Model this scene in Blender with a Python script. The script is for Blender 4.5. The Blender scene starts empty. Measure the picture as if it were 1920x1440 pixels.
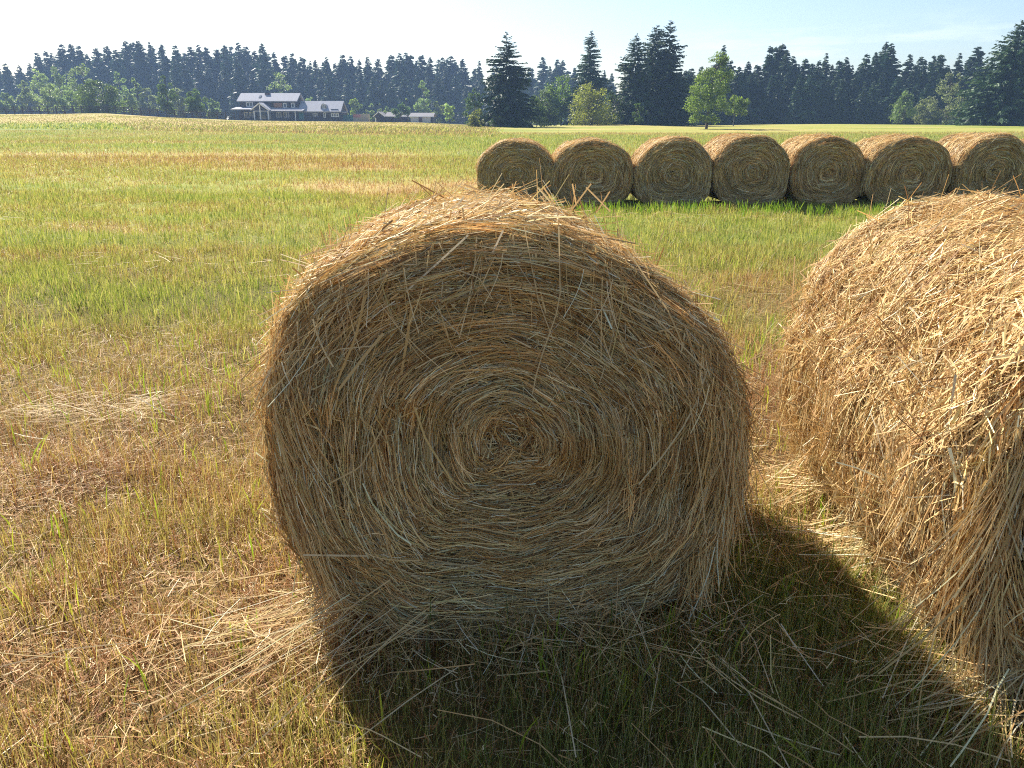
import bpy, math, random
import numpy as np
rad = math.radians
C = bpy.context.scene.collection
TAU = 2 * math.pi
rng = np.random.default_rng(7)

# ------------------------------------------------------------------ camera model
F, HY, CAMH = 1440.0, 222.0, 1.6
PITCH = math.atan((720 - HY) / F)
cp, sp = math.cos(PITCH), math.sin(PITCH)

def zray(py, D):                     # height seen at picture row py at forward distance D
    return CAMH - D * math.tan(PITCH + math.atan((py - 720) / F))
def xcol(px, D, z=1.2):              # sideways position of picture column px at distance D
    return (px - 960) / F * (D * cp + (CAMH - z) * sp)
def gpt(px, py, z=0.0):              # point on a level plane
    u, v = px - 960, py - 720
    f = F * cp - v * sp; d = F * sp + v * cp
    s = (CAMH - z) / d
    return np.array([u * s, f * s, z])
def ypt(px, py, Y):                  # point on the upright plane y = Y
    u, v = px - 960, py - 720
    s = Y / (F * cp - v * sp)
    return np.array([u * s, Y, CAMH - s * (F * sp + v * cp)])

# ------------------------------------------------------------------ noise
def _h(ix, iy, seed):
    n = (ix.astype(np.int64) * 374761393 + iy.astype(np.int64) * 668265263 + seed * 974711) & 0x7fffffff
    n = ((n ^ (n >> 13)) * 1274126177) & 0x7fffffff
    return ((n ^ (n >> 16)) & 0xffff) / 65535.0
def vnoise(x, y, seed=0):
    x = np.asarray(x, float); y = np.asarray(y, float)
    ix, iy = np.floor(x), np.floor(y)
    fx, fy = x - ix, y - iy
    fx = fx * fx * (3 - 2 * fx); fy = fy * fy * (3 - 2 * fy)
    a = _h(ix, iy, seed); b = _h(ix + 1, iy, seed); c = _h(ix, iy + 1, seed); d = _h(ix + 1, iy + 1, seed)
    return (a * (1 - fx) + b * fx) * (1 - fy) + (c * (1 - fx) + d * fx) * fy
def fbm(x, y, seed=0, o=3):
    s, a, t = 0, 1, 0
    for i in range(o):
        s = s + a * vnoise(x * 2 ** i, y * 2 ** i, seed + i * 17); t += a; a *= .55
    return s / t
def sstep(a, b, x):
    t = np.clip((np.asarray(x, float) - a) / (b - a), 0, 1)
    return t * t * (3 - 2 * t)

# ------------------------------------------------------------------ terrain
_bx = [-900, 0, 200, 300, 440, 640, 800, 890, 1000, 1150, 1320, 1500, 1920, 2900]
_by = [212.5, 214.5, 213, 219.5, 226, 228.5, 230.5, 236.5, 238, 233, 236, 233, 235, 236]
def zg(x, y):
    x = np.asarray(x, float); y = np.asarray(y, float)
    D = np.maximum(y, 1.0)
    px = 960 + 1523 * x / D
    yb = np.interp(px, _bx, _by)
    De = np.minimum(D, 210)
    zf = 1.6 + (222 - yb) / 1611 * De
    t = np.clip((D - 60) / 70, 0, 1); t = t * t * (3 - 2 * t)
    near = (fbm(x * .9, y * .9, 5, 3) - .5) * .13 * sstep(1.0, 3, D) * (1 - sstep(20, 40, D))
    far = (fbm(x * .12, y * .06, 9, 2) - .5) * .16 * sstep(25, 70, D)
    return zf * t + near + far

def dryness(x, y):
    x = np.asarray(x, float); y = np.asarray(y, float)
    px = 960 + 1523 * x / np.maximum(y, .5)
    n1 = fbm(x * .8 + 3, y * 1.3, 21, 3); n2 = fbm(x * .16, y * .5 + x * .05, 33, 3); n3 = fbm(x * .05 + 7, y * .22, 41, 3)
    d = .70 - .38 * sstep(3.2, 6.8, y + (n1 - .5) * 2.2)
    d = d + (n1 - .5) * .85 * (1 - sstep(12, 30, y)) + (n2 - .5) * .75 * sstep(3, 8, y) * (1 - .4 * sstep(18, 30, y))
    band = sstep(24, 27, y + (n3 - .5) * 6) * (1 - sstep(36, 43, y + (n3 - .5) * 8)) * (1 - sstep(700, 880, px + (n3 - .5) * 200))
    d = d - .10 * sstep(5, 7, y) * (1 - sstep(60, 75, y)) + (fbm(x * .11 + 3, y * .16, 52, 3) - .5) * .55 * sstep(6, 14, y) + band * (.12 + .42 * n3)
    b2 = np.exp(-((y - 19.5 + (n2 - .5) * 4) / 2.2) ** 2) * sstep(480, 620, px) * (1 - sstep(930, 1000, px))
    d = d + b2 * .45
    b3 = np.exp(-((y - 12.2 - x * .05 + (n1 - .5)) / .5) ** 2) * (px < 500)
    d = d + b3 * .25
    b4 = sstep(1150, 1230, px) * sstep(3.4, 4.2, y) * (1 - sstep(6.5, 9, y))
    d = d + b4 * .30
    d = d + (n3 - .5) * .45 * sstep(35, 50, y)
    bank = longgrass(x, y)
    d = d * (1 - bank) + bank * (.68 + (n3 - .5) * .6)
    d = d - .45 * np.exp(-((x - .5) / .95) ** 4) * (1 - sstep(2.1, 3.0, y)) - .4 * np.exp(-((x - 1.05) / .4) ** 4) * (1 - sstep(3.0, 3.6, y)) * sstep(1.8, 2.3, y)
    gs = sstep(81, 84, y) * (1 - sstep(90, 99, y)) * (px < 230 + (n3 - .5) * 200)
    d = d - gs * .8
    rt = sstep(70, 82, y) * sstep(900, 1000, px) * (1 - sstep(1400, 1700, px))
    d = d + rt * .12 - .12 * sstep(42, 48, y) * (1 - sstep(74, 80, y))
    return np.clip(d, 0, 1)
def longgrass(x, y):
    px = 960 + 1523 * x / np.maximum(np.asarray(y, float), .5)
    edge = np.interp(px, [-500, 0, 440, 800, 930], [84, 84, 78, 72, 70])
    return sstep(edge, edge + 3, y) * (1 - sstep(905, 950, px))

# ------------------------------------------------------------------ mesh helpers
def tag(o, label=None, cat=None, group=None, kind=None):
    if label: o['label'] = label
    if cat: o['category'] = cat
    if group: o['group'] = group
    if kind: o['kind'] = kind
    return o
def link(name, me, parent=None, loc=(0, 0, 0)):
    o = bpy.data.objects.new(name, me); C.objects.link(o); o.location = loc
    if parent is not None: o.parent = parent
    return o
def empty(name, loc, rz=0.0):
    o = bpy.data.objects.new(name, None); C.objects.link(o)
    o.location = loc; o.rotation_euler = (0, 0, rz); o.empty_display_size = .2
    return o
def qmesh(name, V, Q, mat, col=None, smooth=False, extra=None):
    me = bpy.data.meshes.new(name)
    V = np.ascontiguousarray(V, np.float32); Q = np.ascontiguousarray(Q, np.int32)
    me.vertices.add(len(V)); me.vertices.foreach_set('co', V.ravel())
    me.loops.add(Q.size); me.loops.foreach_set('vertex_index', Q.ravel())
    me.polygons.add(len(Q)); me.polygons.foreach_set('loop_start', np.arange(0, Q.size, Q.shape[1], dtype=np.int32))
    me.update(calc_edges=True)
    if smooth: me.polygons.foreach_set('use_smooth', np.ones(len(Q), bool))
    else: me.polygons.foreach_set('use_smooth', np.zeros(len(Q), bool))
    if col is not None:
        a = me.attributes.new('Col', 'FLOAT_COLOR', 'POINT')
        c4 = np.ones((len(V), 4), np.float32); c4[:, :3] = col
        a.data.foreach_set('color', c4.ravel())
    for k, arr in (extra or {}).items():
        a = me.attributes.new(k, 'FLOAT', 'POINT'); a.data.foreach_set('value', np.ascontiguousarray(arr, np.float32))
    me.materials.append(mat)
    return me
def norm(v): return v / np.maximum(np.linalg.norm(v, axis=-1, keepdims=True), 1e-9)

class Rib:                            # collects narrow strips (straws, blades, needles, leaves)
    def __init__(s): s.V = []; s.Q = []; s.c = []; s.n = 0
    def add(s, P, hw, side, col):     # P n,k,3  hw n,k  side n,3 or n,k,3  col n,3
        n, k, _ = P.shape
        if n == 0: return
        if side.ndim == 2: side = side[:, None, :]
        o = side * hw[:, :, None]
        V = np.stack([P - o, P + o], 2).reshape(n * k * 2, 3)
        b = (np.arange(n) * k * 2)[:, None] + (np.arange(k - 1) * 2)[None]
        Q = np.stack([b, b + 1, b + 3, b + 2], -1).reshape(-1, 4) + s.n
        s.V.append(V); s.Q.append(Q); s.c.append(np.repeat(col, k * 2, 0)); s.n += len(V)
    def mesh(s, name, mat):
        return qmesh(name, np.concatenate(s.V), np.concatenate(s.Q), mat, np.concatenate(s.c))

def box_vq(x0, x1, y0, y1, z0, z1):
    V = [(x0, y0, z0), (x1, y0, z0), (x1, y1, z0), (x0, y1, z0), (x0, y0, z1), (x1, y0, z1), (x1, y1, z1), (x0, y1, z1)]
    Q = [(0, 3, 2, 1), (4, 5, 6, 7), (0, 1, 5, 4), (1, 2, 6, 5), (2, 3, 7, 6), (3, 0, 4, 7)]
    return V, Q
class MB:
    def __init__(s): s.V = []; s.Fc = []
    def box(s, *a):
        V, Q = box_vq(*a); n = len(s.V); s.V += V; s.Fc += [tuple(i + n for i in q) for q in Q]; return s
    def prism(s, pts, y0, y1):        # pts (x,z) outline extruded along y
        n = len(s.V); k = len(pts)
        s.V += [(x, y0, z) for x, z in pts] + [(x, y1, z) for x, z in pts]
        s.Fc += [tuple(range(n, n + k)), tuple(range(n + 2 * k - 1, n + k - 1, -1))]
        s.Fc += [(n + i, n + k + i, n + k + (i + 1) % k, n + (i + 1) % k) for i in range(k)]; return s
    def xprism(s, pts, x0, x1):       # pts (y,z) outline extruded along x
        n = len(s.V); k = len(pts)
        s.V += [(x0, y, z) for y, z in pts] + [(x1, y, z) for y, z in pts]
        s.Fc += [tuple(range(n, n + k)), tuple(range(n + 2 * k - 1, n + k - 1, -1))]
        s.Fc += [(n + i, n + k + i, n + k + (i + 1) % k, n + (i + 1) % k) for i in range(k)]; return s
    def bar(s, a, b, r):              # square bar between two points
        a = np.array(a, float); b = np.array(b, float); d = b - a; d /= np.linalg.norm(d)
        u = np.cross(d, [0, 1, 0] if abs(d[1]) < .9 else [1, 0, 0]); u /= np.linalg.norm(u); w = np.cross(d, u)
        n = len(s.V)
        for p in (a, b):
            for i, j in ((-1, -1), (1, -1), (1, 1), (-1, 1)): s.V.append(tuple(p + u * r * i + w * r * j))
        s.Fc += [(n, n + 3, n + 2, n + 1), (n + 4, n + 5, n + 6, n + 7)] + [(n + i, n + (i + 1) % 4, n + 4 + (i + 1) % 4, n + 4 + i) for i in range(4)]
        return s
    def build(s, name, mat, parent=None):
        me = bpy.data.meshes.new(name); me.from_pydata(s.V, [], s.Fc); me.update()
        import bmesh
        bm = bmesh.new(); bm.from_mesh(me); bmesh.ops.recalc_face_normals(bm, faces=bm.faces[:]); bm.to_mesh(me); bm.free()
        me.materials.append(mat)
        return link(name, me, parent)

def tubes(paths, seg=7):              # paths: list of (points k,3 ; radii k)
    V = []; Q = []; n = 0
    for P, R in paths:
        P = np.asarray(P, float); R = np.asarray(R, float); k = len(P)
        T = norm(np.gradient(P, axis=0))
        ref = np.array([1., 0, 0]) if abs(T[0][0]) < .8 else np.array([0, 1., 0])
        U = norm(np.cross(T, ref)); W = np.cross(T, U)
        a = np.arange(seg) / seg * TAU
        ring = P[:, None] + R[:, None, None] * (U[:, None] * np.cos(a)[None, :, None] + W[:, None] * np.sin(a)[None, :, None])
        V.append(ring.reshape(-1, 3))
        for i in range(k - 1):
            j = np.arange(seg); j2 = (j + 1) % seg
            Q.append(np.stack([n + i * seg + j, n + i * seg + j2, n + (i + 1) * seg + j2, n + (i + 1) * seg + j], 1))
        n += k * seg
    return np.concatenate(V), np.concatenate(Q)

# ------------------------------------------------------------------ materials
def nodes(name):
    m = bpy.data.materials.new(name); m.use_nodes = True
    nt = m.node_tree; nt.nodes.clear()
    return m, nt, lambda t, **k: _nd(nt, t, k)
def _nd(nt, t, k):
    n = nt.nodes.new(t)
    for a, b in k.items():
        setattr(n, a, b)
    return n
def leafmat(name, transl=.35, rough=.5, spec=.3, vary=0.0, tcol=(1, 1, 1), gain=1.0):
    m, nt, N = nodes(name)
    at = N('ShaderNodeAttribute', attribute_name='Col')
    src = at.outputs['Color']
    if vary:
        oi = N('ShaderNodeObjectInfo'); hs = N('ShaderNodeHueSaturation')
        mr = N('ShaderNodeMapRange'); mr.inputs['To Min'].default_value = 1 - vary; mr.inputs['To Max'].default_value = 1 + vary
        nt.links.new(oi.outputs['Random'], mr.inputs['Value']); nt.links.new(mr.outputs[0], hs.inputs['Value'])
        m2 = N('ShaderNodeMapRange'); m2.inputs['To Min'].default_value = .485; m2.inputs['To Max'].default_value = .515
        wn = N('ShaderNodeTexWhiteNoise', noise_dimensions='1D'); nt.links.new(oi.outputs['Random'], wn.inputs['W'])
        nt.links.new(wn.outputs['Value'], m2.inputs['Value']); nt.links.new(m2.outputs[0], hs.inputs['Hue'])
        nt.links.new(src, hs.inputs['Color']); src = hs.outputs['Color']
    p = N('ShaderNodeBsdfPrincipled'); p.inputs['Roughness'].default_value = rough
    p.inputs['Specular IOR Level'].default_value = spec
    nt.links.new(src, p.inputs['Base Color'])
    tr = N('ShaderNodeBsdfTranslucent')
    mx = N('ShaderNodeMix', data_type='RGBA', blend_type='MULTIPLY'); mx.inputs[0].default_value = 1
    nt.links.new(src, mx.inputs[6]); mx.inputs[7].default_value = (*tcol, 1)
    nt.links.new(mx.outputs[2], tr.inputs['Color'])
    ms = N('ShaderNodeMixShader'); ms.inputs[0].default_value = transl
    nt.links.new(p.outputs[0], ms.inputs[1]); nt.links.new(tr.outputs[0], ms.inputs[2])
    out = N('ShaderNodeOutputMaterial'); nt.links.new(ms.outputs[0], out.inputs[0])
    return m
def plain(name, c1, c2=None, scale=3.0, rough=.8, metal=0.0, stretch=(1, 1, 1), bump=0.0, spec=.3):
    m, nt, N = nodes(name)
    p = N('ShaderNodeBsdfPrincipled'); p.inputs['Roughness'].default_value = rough; p.inputs['Metallic'].default_value = metal
    p.inputs['Specular IOR Level'].default_value = spec
    tc = N('ShaderNodeTexCoord'); mp = N('ShaderNodeMapping'); mp.inputs['Scale'].default_value = stretch
    nt.links.new(tc.outputs['Object'], mp.inputs[0])
    no = N('ShaderNodeTexNoise'); no.inputs['Scale'].default_value = scale; no.inputs['Detail'].default_value = 6
    nt.links.new(mp.outputs[0], no.inputs['Vector'])
    r = N('ShaderNodeValToRGB'); r.color_ramp.elements[0].position = .3; r.color_ramp.elements[1].position = .7
    r.color_ramp.elements[0].color = (*c1, 1); r.color_ramp.elements[1].color = (*(c2 or c1), 1)
    nt.links.new(no.outputs['Fac'], r.inputs[0]); nt.links.new(r.outputs[0], p.inputs['Base Color'])
    if bump:
        b = N('ShaderNodeBump'); b.inputs['Strength'].default_value = bump; b.inputs['Distance'].default_value = .02
        nt.links.new(no.outputs['Fac'], b.inputs['Height']); nt.links.new(b.outputs[0], p.inputs['Normal'])
    out = N('ShaderNodeOutputMaterial'); nt.links.new(p.outputs[0], out.inputs[0])
    return m

M = {}
M['straw'] = leafmat('dry_straw', .15, .6, .18)
M['straw_old'] = leafmat('weathered_straw', .22, .6, .15)
M['grass'] = leafmat('grass_blades', .45, .5, .3, tcol=(1.15, 1.1, .7))
M['needle'] = leafmat('conifer_needles', .2, .6, .2, vary=.25)
M['leaf'] = leafmat('broad_leaves', .5, .5, .3, vary=.12, tcol=(1.2, 1.25, .7))
M['bark'] = plain('bark', (.05, .035, .025), (.11, .08, .06), 6, .9, bump=.4)
M['pale_bark'] = plain('pale_bark', (.22, .2, .17), (.34, .31, .27), 6, .9)
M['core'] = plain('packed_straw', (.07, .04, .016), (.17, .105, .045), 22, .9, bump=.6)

# ground sheet: colour from the dryness map plus fine mottling
def ground_mat():
    m, nt, N = nodes('meadow_ground')
    at = N('ShaderNodeAttribute', attribute_name='dry')
    ge = N('ShaderNodeNewGeometry')
    mp = N('ShaderNodeMapping'); mp.inputs['Scale'].default_value = (1, .6, 1); nt.links.new(ge.outputs['Position'], mp.inputs[0])
    n1 = N('ShaderNodeTexNoise'); n1.inputs['Scale'].default_value = 2.2; n1.inputs['Detail'].default_value = 8; n1.inputs['Roughness'].default_value = .7
    nt.links.new(mp.outputs[0], n1.inputs['Vector'])
    n2 = N('ShaderNodeTexNoise'); n2.inputs['Scale'].default_value = 30; n2.inputs['Detail'].default_value = 4
    nt.links.new(ge.outputs['Position'], n2.inputs['Vector'])
    a = N('ShaderNodeMath', operation='MULTIPLY_ADD'); nt.links.new(n1.outputs['Fac'], a.inputs[0]); a.inputs[1].default_value = .9; a.inputs[2].default_value = -.45
    s = N('ShaderNodeMath', operation='ADD'); nt.links.new(at.outputs['Fac'], s.inputs[0]); nt.links.new(a.outputs[0], s.inputs[1])
    r = N('ShaderNodeValToRGB'); cr = r.color_ramp
    cr.elements[0].position = .0; cr.elements[0].color = (.17, .21, .035, 1)
    cr.elements[1].position = 1.0; cr.elements[1].color = (.42, .28, .12, 1)
    e = cr.elements.new(.35); e.color = (.27, .275, .055, 1)
    e = cr.elements.new(.65); e.color = (.38, .30, .10, 1)
    nt.links.new(s.outputs[0], r.inputs[0])
    # close to the viewer the sheet is thatch and soil between the stems
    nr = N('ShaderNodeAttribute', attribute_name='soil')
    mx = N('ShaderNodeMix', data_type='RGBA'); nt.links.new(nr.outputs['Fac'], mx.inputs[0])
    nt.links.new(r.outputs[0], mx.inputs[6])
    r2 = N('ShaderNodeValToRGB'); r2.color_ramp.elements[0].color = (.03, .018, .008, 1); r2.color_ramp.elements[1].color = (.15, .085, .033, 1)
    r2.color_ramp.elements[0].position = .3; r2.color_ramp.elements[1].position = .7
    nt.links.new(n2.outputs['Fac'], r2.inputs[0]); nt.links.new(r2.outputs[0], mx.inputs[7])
    p = N('ShaderNodeBsdfPrincipled'); p.inputs['Roughness'].default_value = .95; p.inputs['Specular IOR Level'].default_value = .1
    nt.links.new(mx.outputs[2], p.inputs['Base Color'])
    b = N('ShaderNodeBump'); b.inputs['Strength'].default_value = .5; b.inputs['Distance'].default_value = .05
    nt.links.new(n2.outputs['Fac'], b.inputs['Height']); nt.links.new(b.outputs[0], p.inputs['Normal'])
    out = N('ShaderNodeOutputMaterial'); nt.links.new(p.outputs[0], out.inputs[0])
    return m
M['ground'] = ground_mat()

# ------------------------------------------------------------------ ground sheet
def build_ground():
    ys = np.concatenate([[-400, -120, -40, -15, -6, -2, -.5], np.arange(.3, 8, .12), np.arange(8, 30, .4), np.arange(30, 130, 1.2), np.arange(130, 330, 5), [360, 420, 520, 700, 1000, 1600, 2500]])
    a = np.concatenate([[-60, -20, -8, -4, -2.4, -1.8, -1.4, -1.15], np.linspace(-1.0, 1.0, 171), [1.15, 1.4, 1.8, 2.4, 4, 8, 20, 60]])
    sc = np.maximum(np.abs(ys), 2.0) + .8
    sc = np.where(ys > 400, sc, sc); A = np.clip(a[None] * sc[:, None], -3000, 3000)
    A = np.where(np.abs(a)[None] >= 60, np.sign(a)[None] * 3000, A)
    X = A; Y = np.repeat(ys[:, None], len(a), 1)
    Z = zg(X, Y)
    V = np.stack([X, Y, Z], -1).reshape(-1, 3)
    ny, nx = X.shape
    i = np.arange(ny - 1)[:, None] * nx + np.arange(nx - 1)[None]
    Q = np.stack([i, i + 1, i + nx + 1, i + nx], -1).reshape(-1, 4)
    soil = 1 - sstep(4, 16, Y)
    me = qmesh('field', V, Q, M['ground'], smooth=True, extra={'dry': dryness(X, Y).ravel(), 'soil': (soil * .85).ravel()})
    tag(link('field', me), 'wide mown hay meadow, green with brown dry stripes', 'field', kind='structure')
build_ground()

# ------------------------------------------------------------------ straw colours
STRAW = np.array([(.74, .53, .26), (.64, .44, .19), (.82, .65, .38), (.48, .29, .12), (.33, .18, .075), (.86, .75, .54), (.60, .48, .21), (.68, .44, .21)])
STRAW = STRAW * np.array([1.0, 1.0, .96])
STRAW_W = np.array([.22, .2, .13, .14, .09, .06, .08, .08]); STRAW_W = STRAW_W / STRAW_W.sum()
def scol(n, k=1.0):
    c = STRAW[rng.choice(len(STRAW), n, p=STRAW_W)] * rng.uniform(.75, 1.2, (n, 1)) * k
    return np.clip(c, 0, .85)

# ------------------------------------------------------------------ hay bales
class Bale:
    """Round bale lying on its barrel, axis along +y from the front end (y=0) to the back (y=L); z=0 is the ground."""
    def __init__(s, hw, top, zc, L, seed, slump=0.0, taper=0.0):
        s.hw, s.top, s.zc, s.L, s.seed, s.slump, s.taper = hw, top, zc, L, seed, slump, taper
    def shape(s, phi):
        c, sn = np.cos(phi), np.sin(phi)
        wob = 1 + .028 * np.sin(2 * phi + s.seed) + .016 * np.sin(3 * phi + 2.1 * s.seed) + .01 * np.sin(7 * phi + s.seed)
        wob = wob - s.slump * np.exp(-((np.arctan2(sn, c) - .72) / .42) ** 2)
        x = s.hw * c * wob * (1 + .05 * np.clip(-sn, 0, 1))
        up = np.where(sn > 0, sn * (s.top - s.zc) * wob, 0)
        b = -sn * s.hw * 1.0
        lim = s.zc - .01
        dn = lim * (1 - np.exp(-np.clip(b, 0, None) / lim * 1.35) ) / (1 - math.exp(-s.hw / lim * 1.35))
        z = np.where(sn > 0, up, -dn) + s.zc
        return x, z
    def face(s, qx, qz, off):
        r = np.hypot(qx, qz); phi = np.arctan2(qz, qx)
        X, Z = s.shape(phi)
        rr = np.minimum(r, 1.0)
        lump = (fbm(qx * 5 + s.seed * 3, qz * 5, 61, 3) - .5) * .10
        y = (.045 + .015 * np.clip(np.sin(phi), 0, 1)) * np.clip((rr - .78) / .22, 0, 1) ** 2.2 + np.clip(r - 1, 0, None) * s.hw + lump + .015 * np.exp(-(r / .06) ** 2)
        k = rr + np.clip(r - 1, 0, .02)
        zz = s.zc + (Z - s.zc) * k
        y = y - .10 * np.clip((.24 - zz) / .24, 0, 1) ** 1.4
        return np.stack([X * k, y - off, s.zc + (Z - s.zc) * k], -1)
    def barrel(s, phi, t, off):
        X, Z = s.shape(phi)
        lump = (fbm(phi * 3.1 + 9, t * s.L * 4 + s.seed, 71, 3) - .5) * .07
        e = np.clip((.10 - t * s.L) / .10, 0, 1) + np.clip((t * s.L - s.L + .1) / .1, 0, 1)
        k = (1 - .025 * e ** 2) * (1 - s.taper * t) + (off + lump) / s.hw
        k = k + s.slump * .6 * np.exp(-((np.mod(phi, TAU) - 3.1) / .6) ** 2) * sstep(.04, .3, t * s.L)
        return np.stack([X * k, .07 + t * (s.L - .07), np.maximum(s.zc + (Z - s.zc) * k, .004)], -1)
    def core_mesh(s, name):
        nphi = 120; ph = np.arange(nphi) / nphi * TAU
        rings = []
        for r in np.concatenate([np.linspace(.02, .8, 14), np.linspace(.84, .985, 6)]):
            rings.append(s.face(r * np.cos(ph), r * np.sin(ph), -.015))
        for t in np.linspace(.02, .98, 22): rings.append(s.barrel(ph, np.full(nphi, t), -.02))
        for r in (.93, .7, .4, .02):
            p = s.face(r * np.cos(ph), r * np.sin(ph), 0); p[:, 1] = s.L - .02; rings.append(p)
        V = np.concatenate(rings); j = np.arange(nphi); j2 = (j + 1) % nphi
        Q = np.concatenate([np.stack([i * nphi + j, i * nphi + j2, (i + 1) * nphi + j2, (i + 1) * nphi + j], 1) for i in range(len(rings) - 1)])
        return qmesh(name, V, Q, M['core'], smooth=True)
    # straws wound on the flat end
    def face_straws(s, rb, n, wr, lr, k=5, wild=.12, colk=1.0, rmin=0.0, jit=.16, bun=1, rmax=1.01):
        nb = max(1, n // bun); bi = rng.integers(0, nb, n)
        r0 = np.sqrt(rng.uniform(rmin ** 2, rmax ** 2, nb))[bi] + rng.normal(0, .010, n) * (bun > 1); p0 = rng.uniform(0, TAU, nb)[bi] + rng.normal(0, .03, n) * (bun > 1) / np.maximum(r0, .2)
        r0 = np.abs(r0)
        a = rng.normal(0, jit, nb)[bi] + rng.normal(0, jit * .45, n) + .05
        bcol = rng.uniform(.68, 1.28, (nb, 1))[bi] * np.array([1, 1, 1]); hue = rng.normal(0, .07, nb)[bi]; bcol = bcol * np.stack([1 + hue, np.ones(n), 1 - hue], -1)
        boff = rng.normal(0, .012, nb)[bi] * (bun > 1)
        a = a + rng.normal(0, .55, n) * np.exp(-(r0 / .16) ** 2)
        w = rng.random(n) < wild; a[w] = rng.uniform(-1.5, 1.5, w.sum())
        a = np.where(r0 < .12, rng.uniform(-1.3, 1.3, n), a)
        Lh = rng.uniform(lr[0], lr[1], n) ** 1.0 * (.35 + .65 * np.minimum(r0 / .45, 1)); Lh[w] *= .6
        sg = np.where(rng.random(n) < .5, 1, -1)
        u = np.linspace(-.5, .5, k)[None] * Lh[:, None] / s.hw
        c, sn = np.cos(p0), np.sin(p0)
        tx, tz = -sn * sg, c * sg
        dx = tx * np.cos(a) + c * np.sin(a); dz = tz * np.cos(a) + sn * np.sin(a)
        kap = np.where(w, rng.normal(0, .6, n), 1 / np.maximum(r0, .22) * rng.uniform(.5, 1.15, n))
        qx = (r0 * c)[:, None] + dx[:, None] * u - (c * kap)[:, None] * u ** 2 / 2
        qz = (r0 * sn)[:, None] + dz[:, None] * u - (sn * kap)[:, None] * u ** 2 / 2
        base = rng.uniform(-.016, .014, n) + boff
        lift = np.abs(rng.normal(0, .010, n)) + (rng.random(n) < .05) * rng.uniform(0, .035, n)
        off = base[:, None] + lift[:, None] * (np.linspace(-1, 1, k)[None] * np.where(rng.random(n) < .5, 1, -1)[:, None] * .5 + .5) ** 1.5
        P = s.face(qx, qz, off)
        s._put(rb, P, np.array([0, -1., 0]), wr, n, k, colk, bcol if bun > 1 else None)
    # straws wrapped round the barrel
    def barrel_straws(s, rb, n, wr, lr, ph, k=5, jit=.35, wild=.18, colk=1.0, lift=.012, tr=(0, 1)):
        p0 = rng.uniform(ph[0], ph[1], n); t0 = rng.uniform(tr[0], tr[1], n)
        a = rng.normal(0, jit, n); w = rng.random(n) < wild; a[w] = rng.uniform(-1.57, 1.57, w.sum())
        Lh = rng.uniform(lr[0], lr[1], n)
        u = np.linspace(-.5, .5, k)[None] * Lh[:, None]
        bend = rng.normal(0, .9, n)[:, None] * u ** 2
        phi = p0[:, None] + (u * np.cos(a)[:, None] - bend * np.sin(a)[:, None]) / s.hw
        t = t0[:, None] + (u * np.sin(a)[:, None] + bend * np.cos(a)[:, None]) / s.L
        base = rng.uniform(-.012, .026, n)
        lf = np.abs(rng.normal(0, lift, n)) + (rng.random(n) < .07) * rng.uniform(0, .05, n)
        off = base[:, None] + lf[:, None] * (np.linspace(-1, 1, k)[None] * np.where(rng.random(n) < .5, 1, -1)[:, None] * .5 + .5) ** 1.5
        P = s.barrel(phi, np.clip(t, -.05, 1.02), off)
        X, Z = s.shape(p0); nr = norm(np.stack([X, np.zeros(n), Z - s.zc], -1))
        s._put(rb, P, nr[:, None, :], wr, n, k, colk)
    def _put(s, rb, P, nr, wr, n, k, colk, tint=None):
        T = norm(np.gradient(P, axis=1)); S = norm(np.cross(T, np.broadcast_to(nr, P.shape)))
        roll = rng.uniform(-.9, .9, n)[:, None, None]
        S = S * np.cos(roll) + np.broadcast_to(nr, P.shape) * np.sin(roll)
        w = rng.uniform(wr[0], wr[1], n) * np.where(rng.random(n) < .08, 1.7, 1)
        hw = w[:, None] * .5 * np.linspace(1, .75, k)[None]
        rb.add(P, hw, S, scol(n, colk) * (1 if tint is None else tint))
    # straws standing off the surface
    def fringe(s, rb, n, ph, tr, lr, wr, colk=1.0, out=.5, k=4):
        p0 = rng.uniform(ph[0], ph[1], n); t0 = rng.uniform(tr[0], tr[1], n)
        P0 = s.barrel(p0, t0, np.zeros(n)); X, Z = s.shape(p0)
        nr = norm(np.stack([X, np.zeros(n), Z - s.zc], -1))
        tg = np.stack([-nr[:, 2], np.zeros(n), nr[:, 0]], -1) * np.where(rng.random(n) < .5, 1, -1)[:, None]
        d = norm(tg * rng.uniform(.3, 1, (n, 1)) + nr * np.abs(rng.normal(0, out, (n, 1))) + np.array([0, 1., 0]) * rng.normal(0, .5, (n, 1)))
        L = rng.uniform(lr[0], lr[1], n)
        u = np.linspace(0, 1, k)[None, :, None]
        P = P0[:, None] + d[:, None] * L[:, None, None] * u
        P[:, :, 2] -= (rng.uniform(0, .25, n) * L)[:, None] * u[:, :, 0] ** 2
        P[:, :, 2] = np.maximum(P[:, :, 2], .01)
        s._put(rb, P, np.array([0, -1., 0]), wr, n, k, colk)
    # straws hanging down from the rim of the flat end
    def hang(s, rb, n, ph, rr, lr, wr, drift=(0, -.08), colk=1.0, k=5, rnd=.12):
        p0 = rng.uniform(ph[0], ph[1], n); r0 = rng.uniform(rr[0], rr[1], n)
        P0 = s.face(r0 * np.cos(p0), r0 * np.sin(p0), rng.uniform(.005, .05, n))
        L = rng.uniform(lr[0], lr[1], n); u = np.linspace(0, 1, k)[None]
        dx = (drift[0] + rng.normal(0, rnd, n)) * L; dy = (drift[1] + rng.normal(0, .05, n)) * L
        P = np.repeat(P0[:, None], k, 1)
        P[:, :, 0] += dx[:, None] * u ** 1.6; P[:, :, 1] += dy[:, None] * u ** 1.4; P[:, :, 2] -= L[:, None] * u
        low = P[:, :, 2] < .03
        ex = np.clip(.03 - P[:, :, 2], 0, None)
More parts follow.
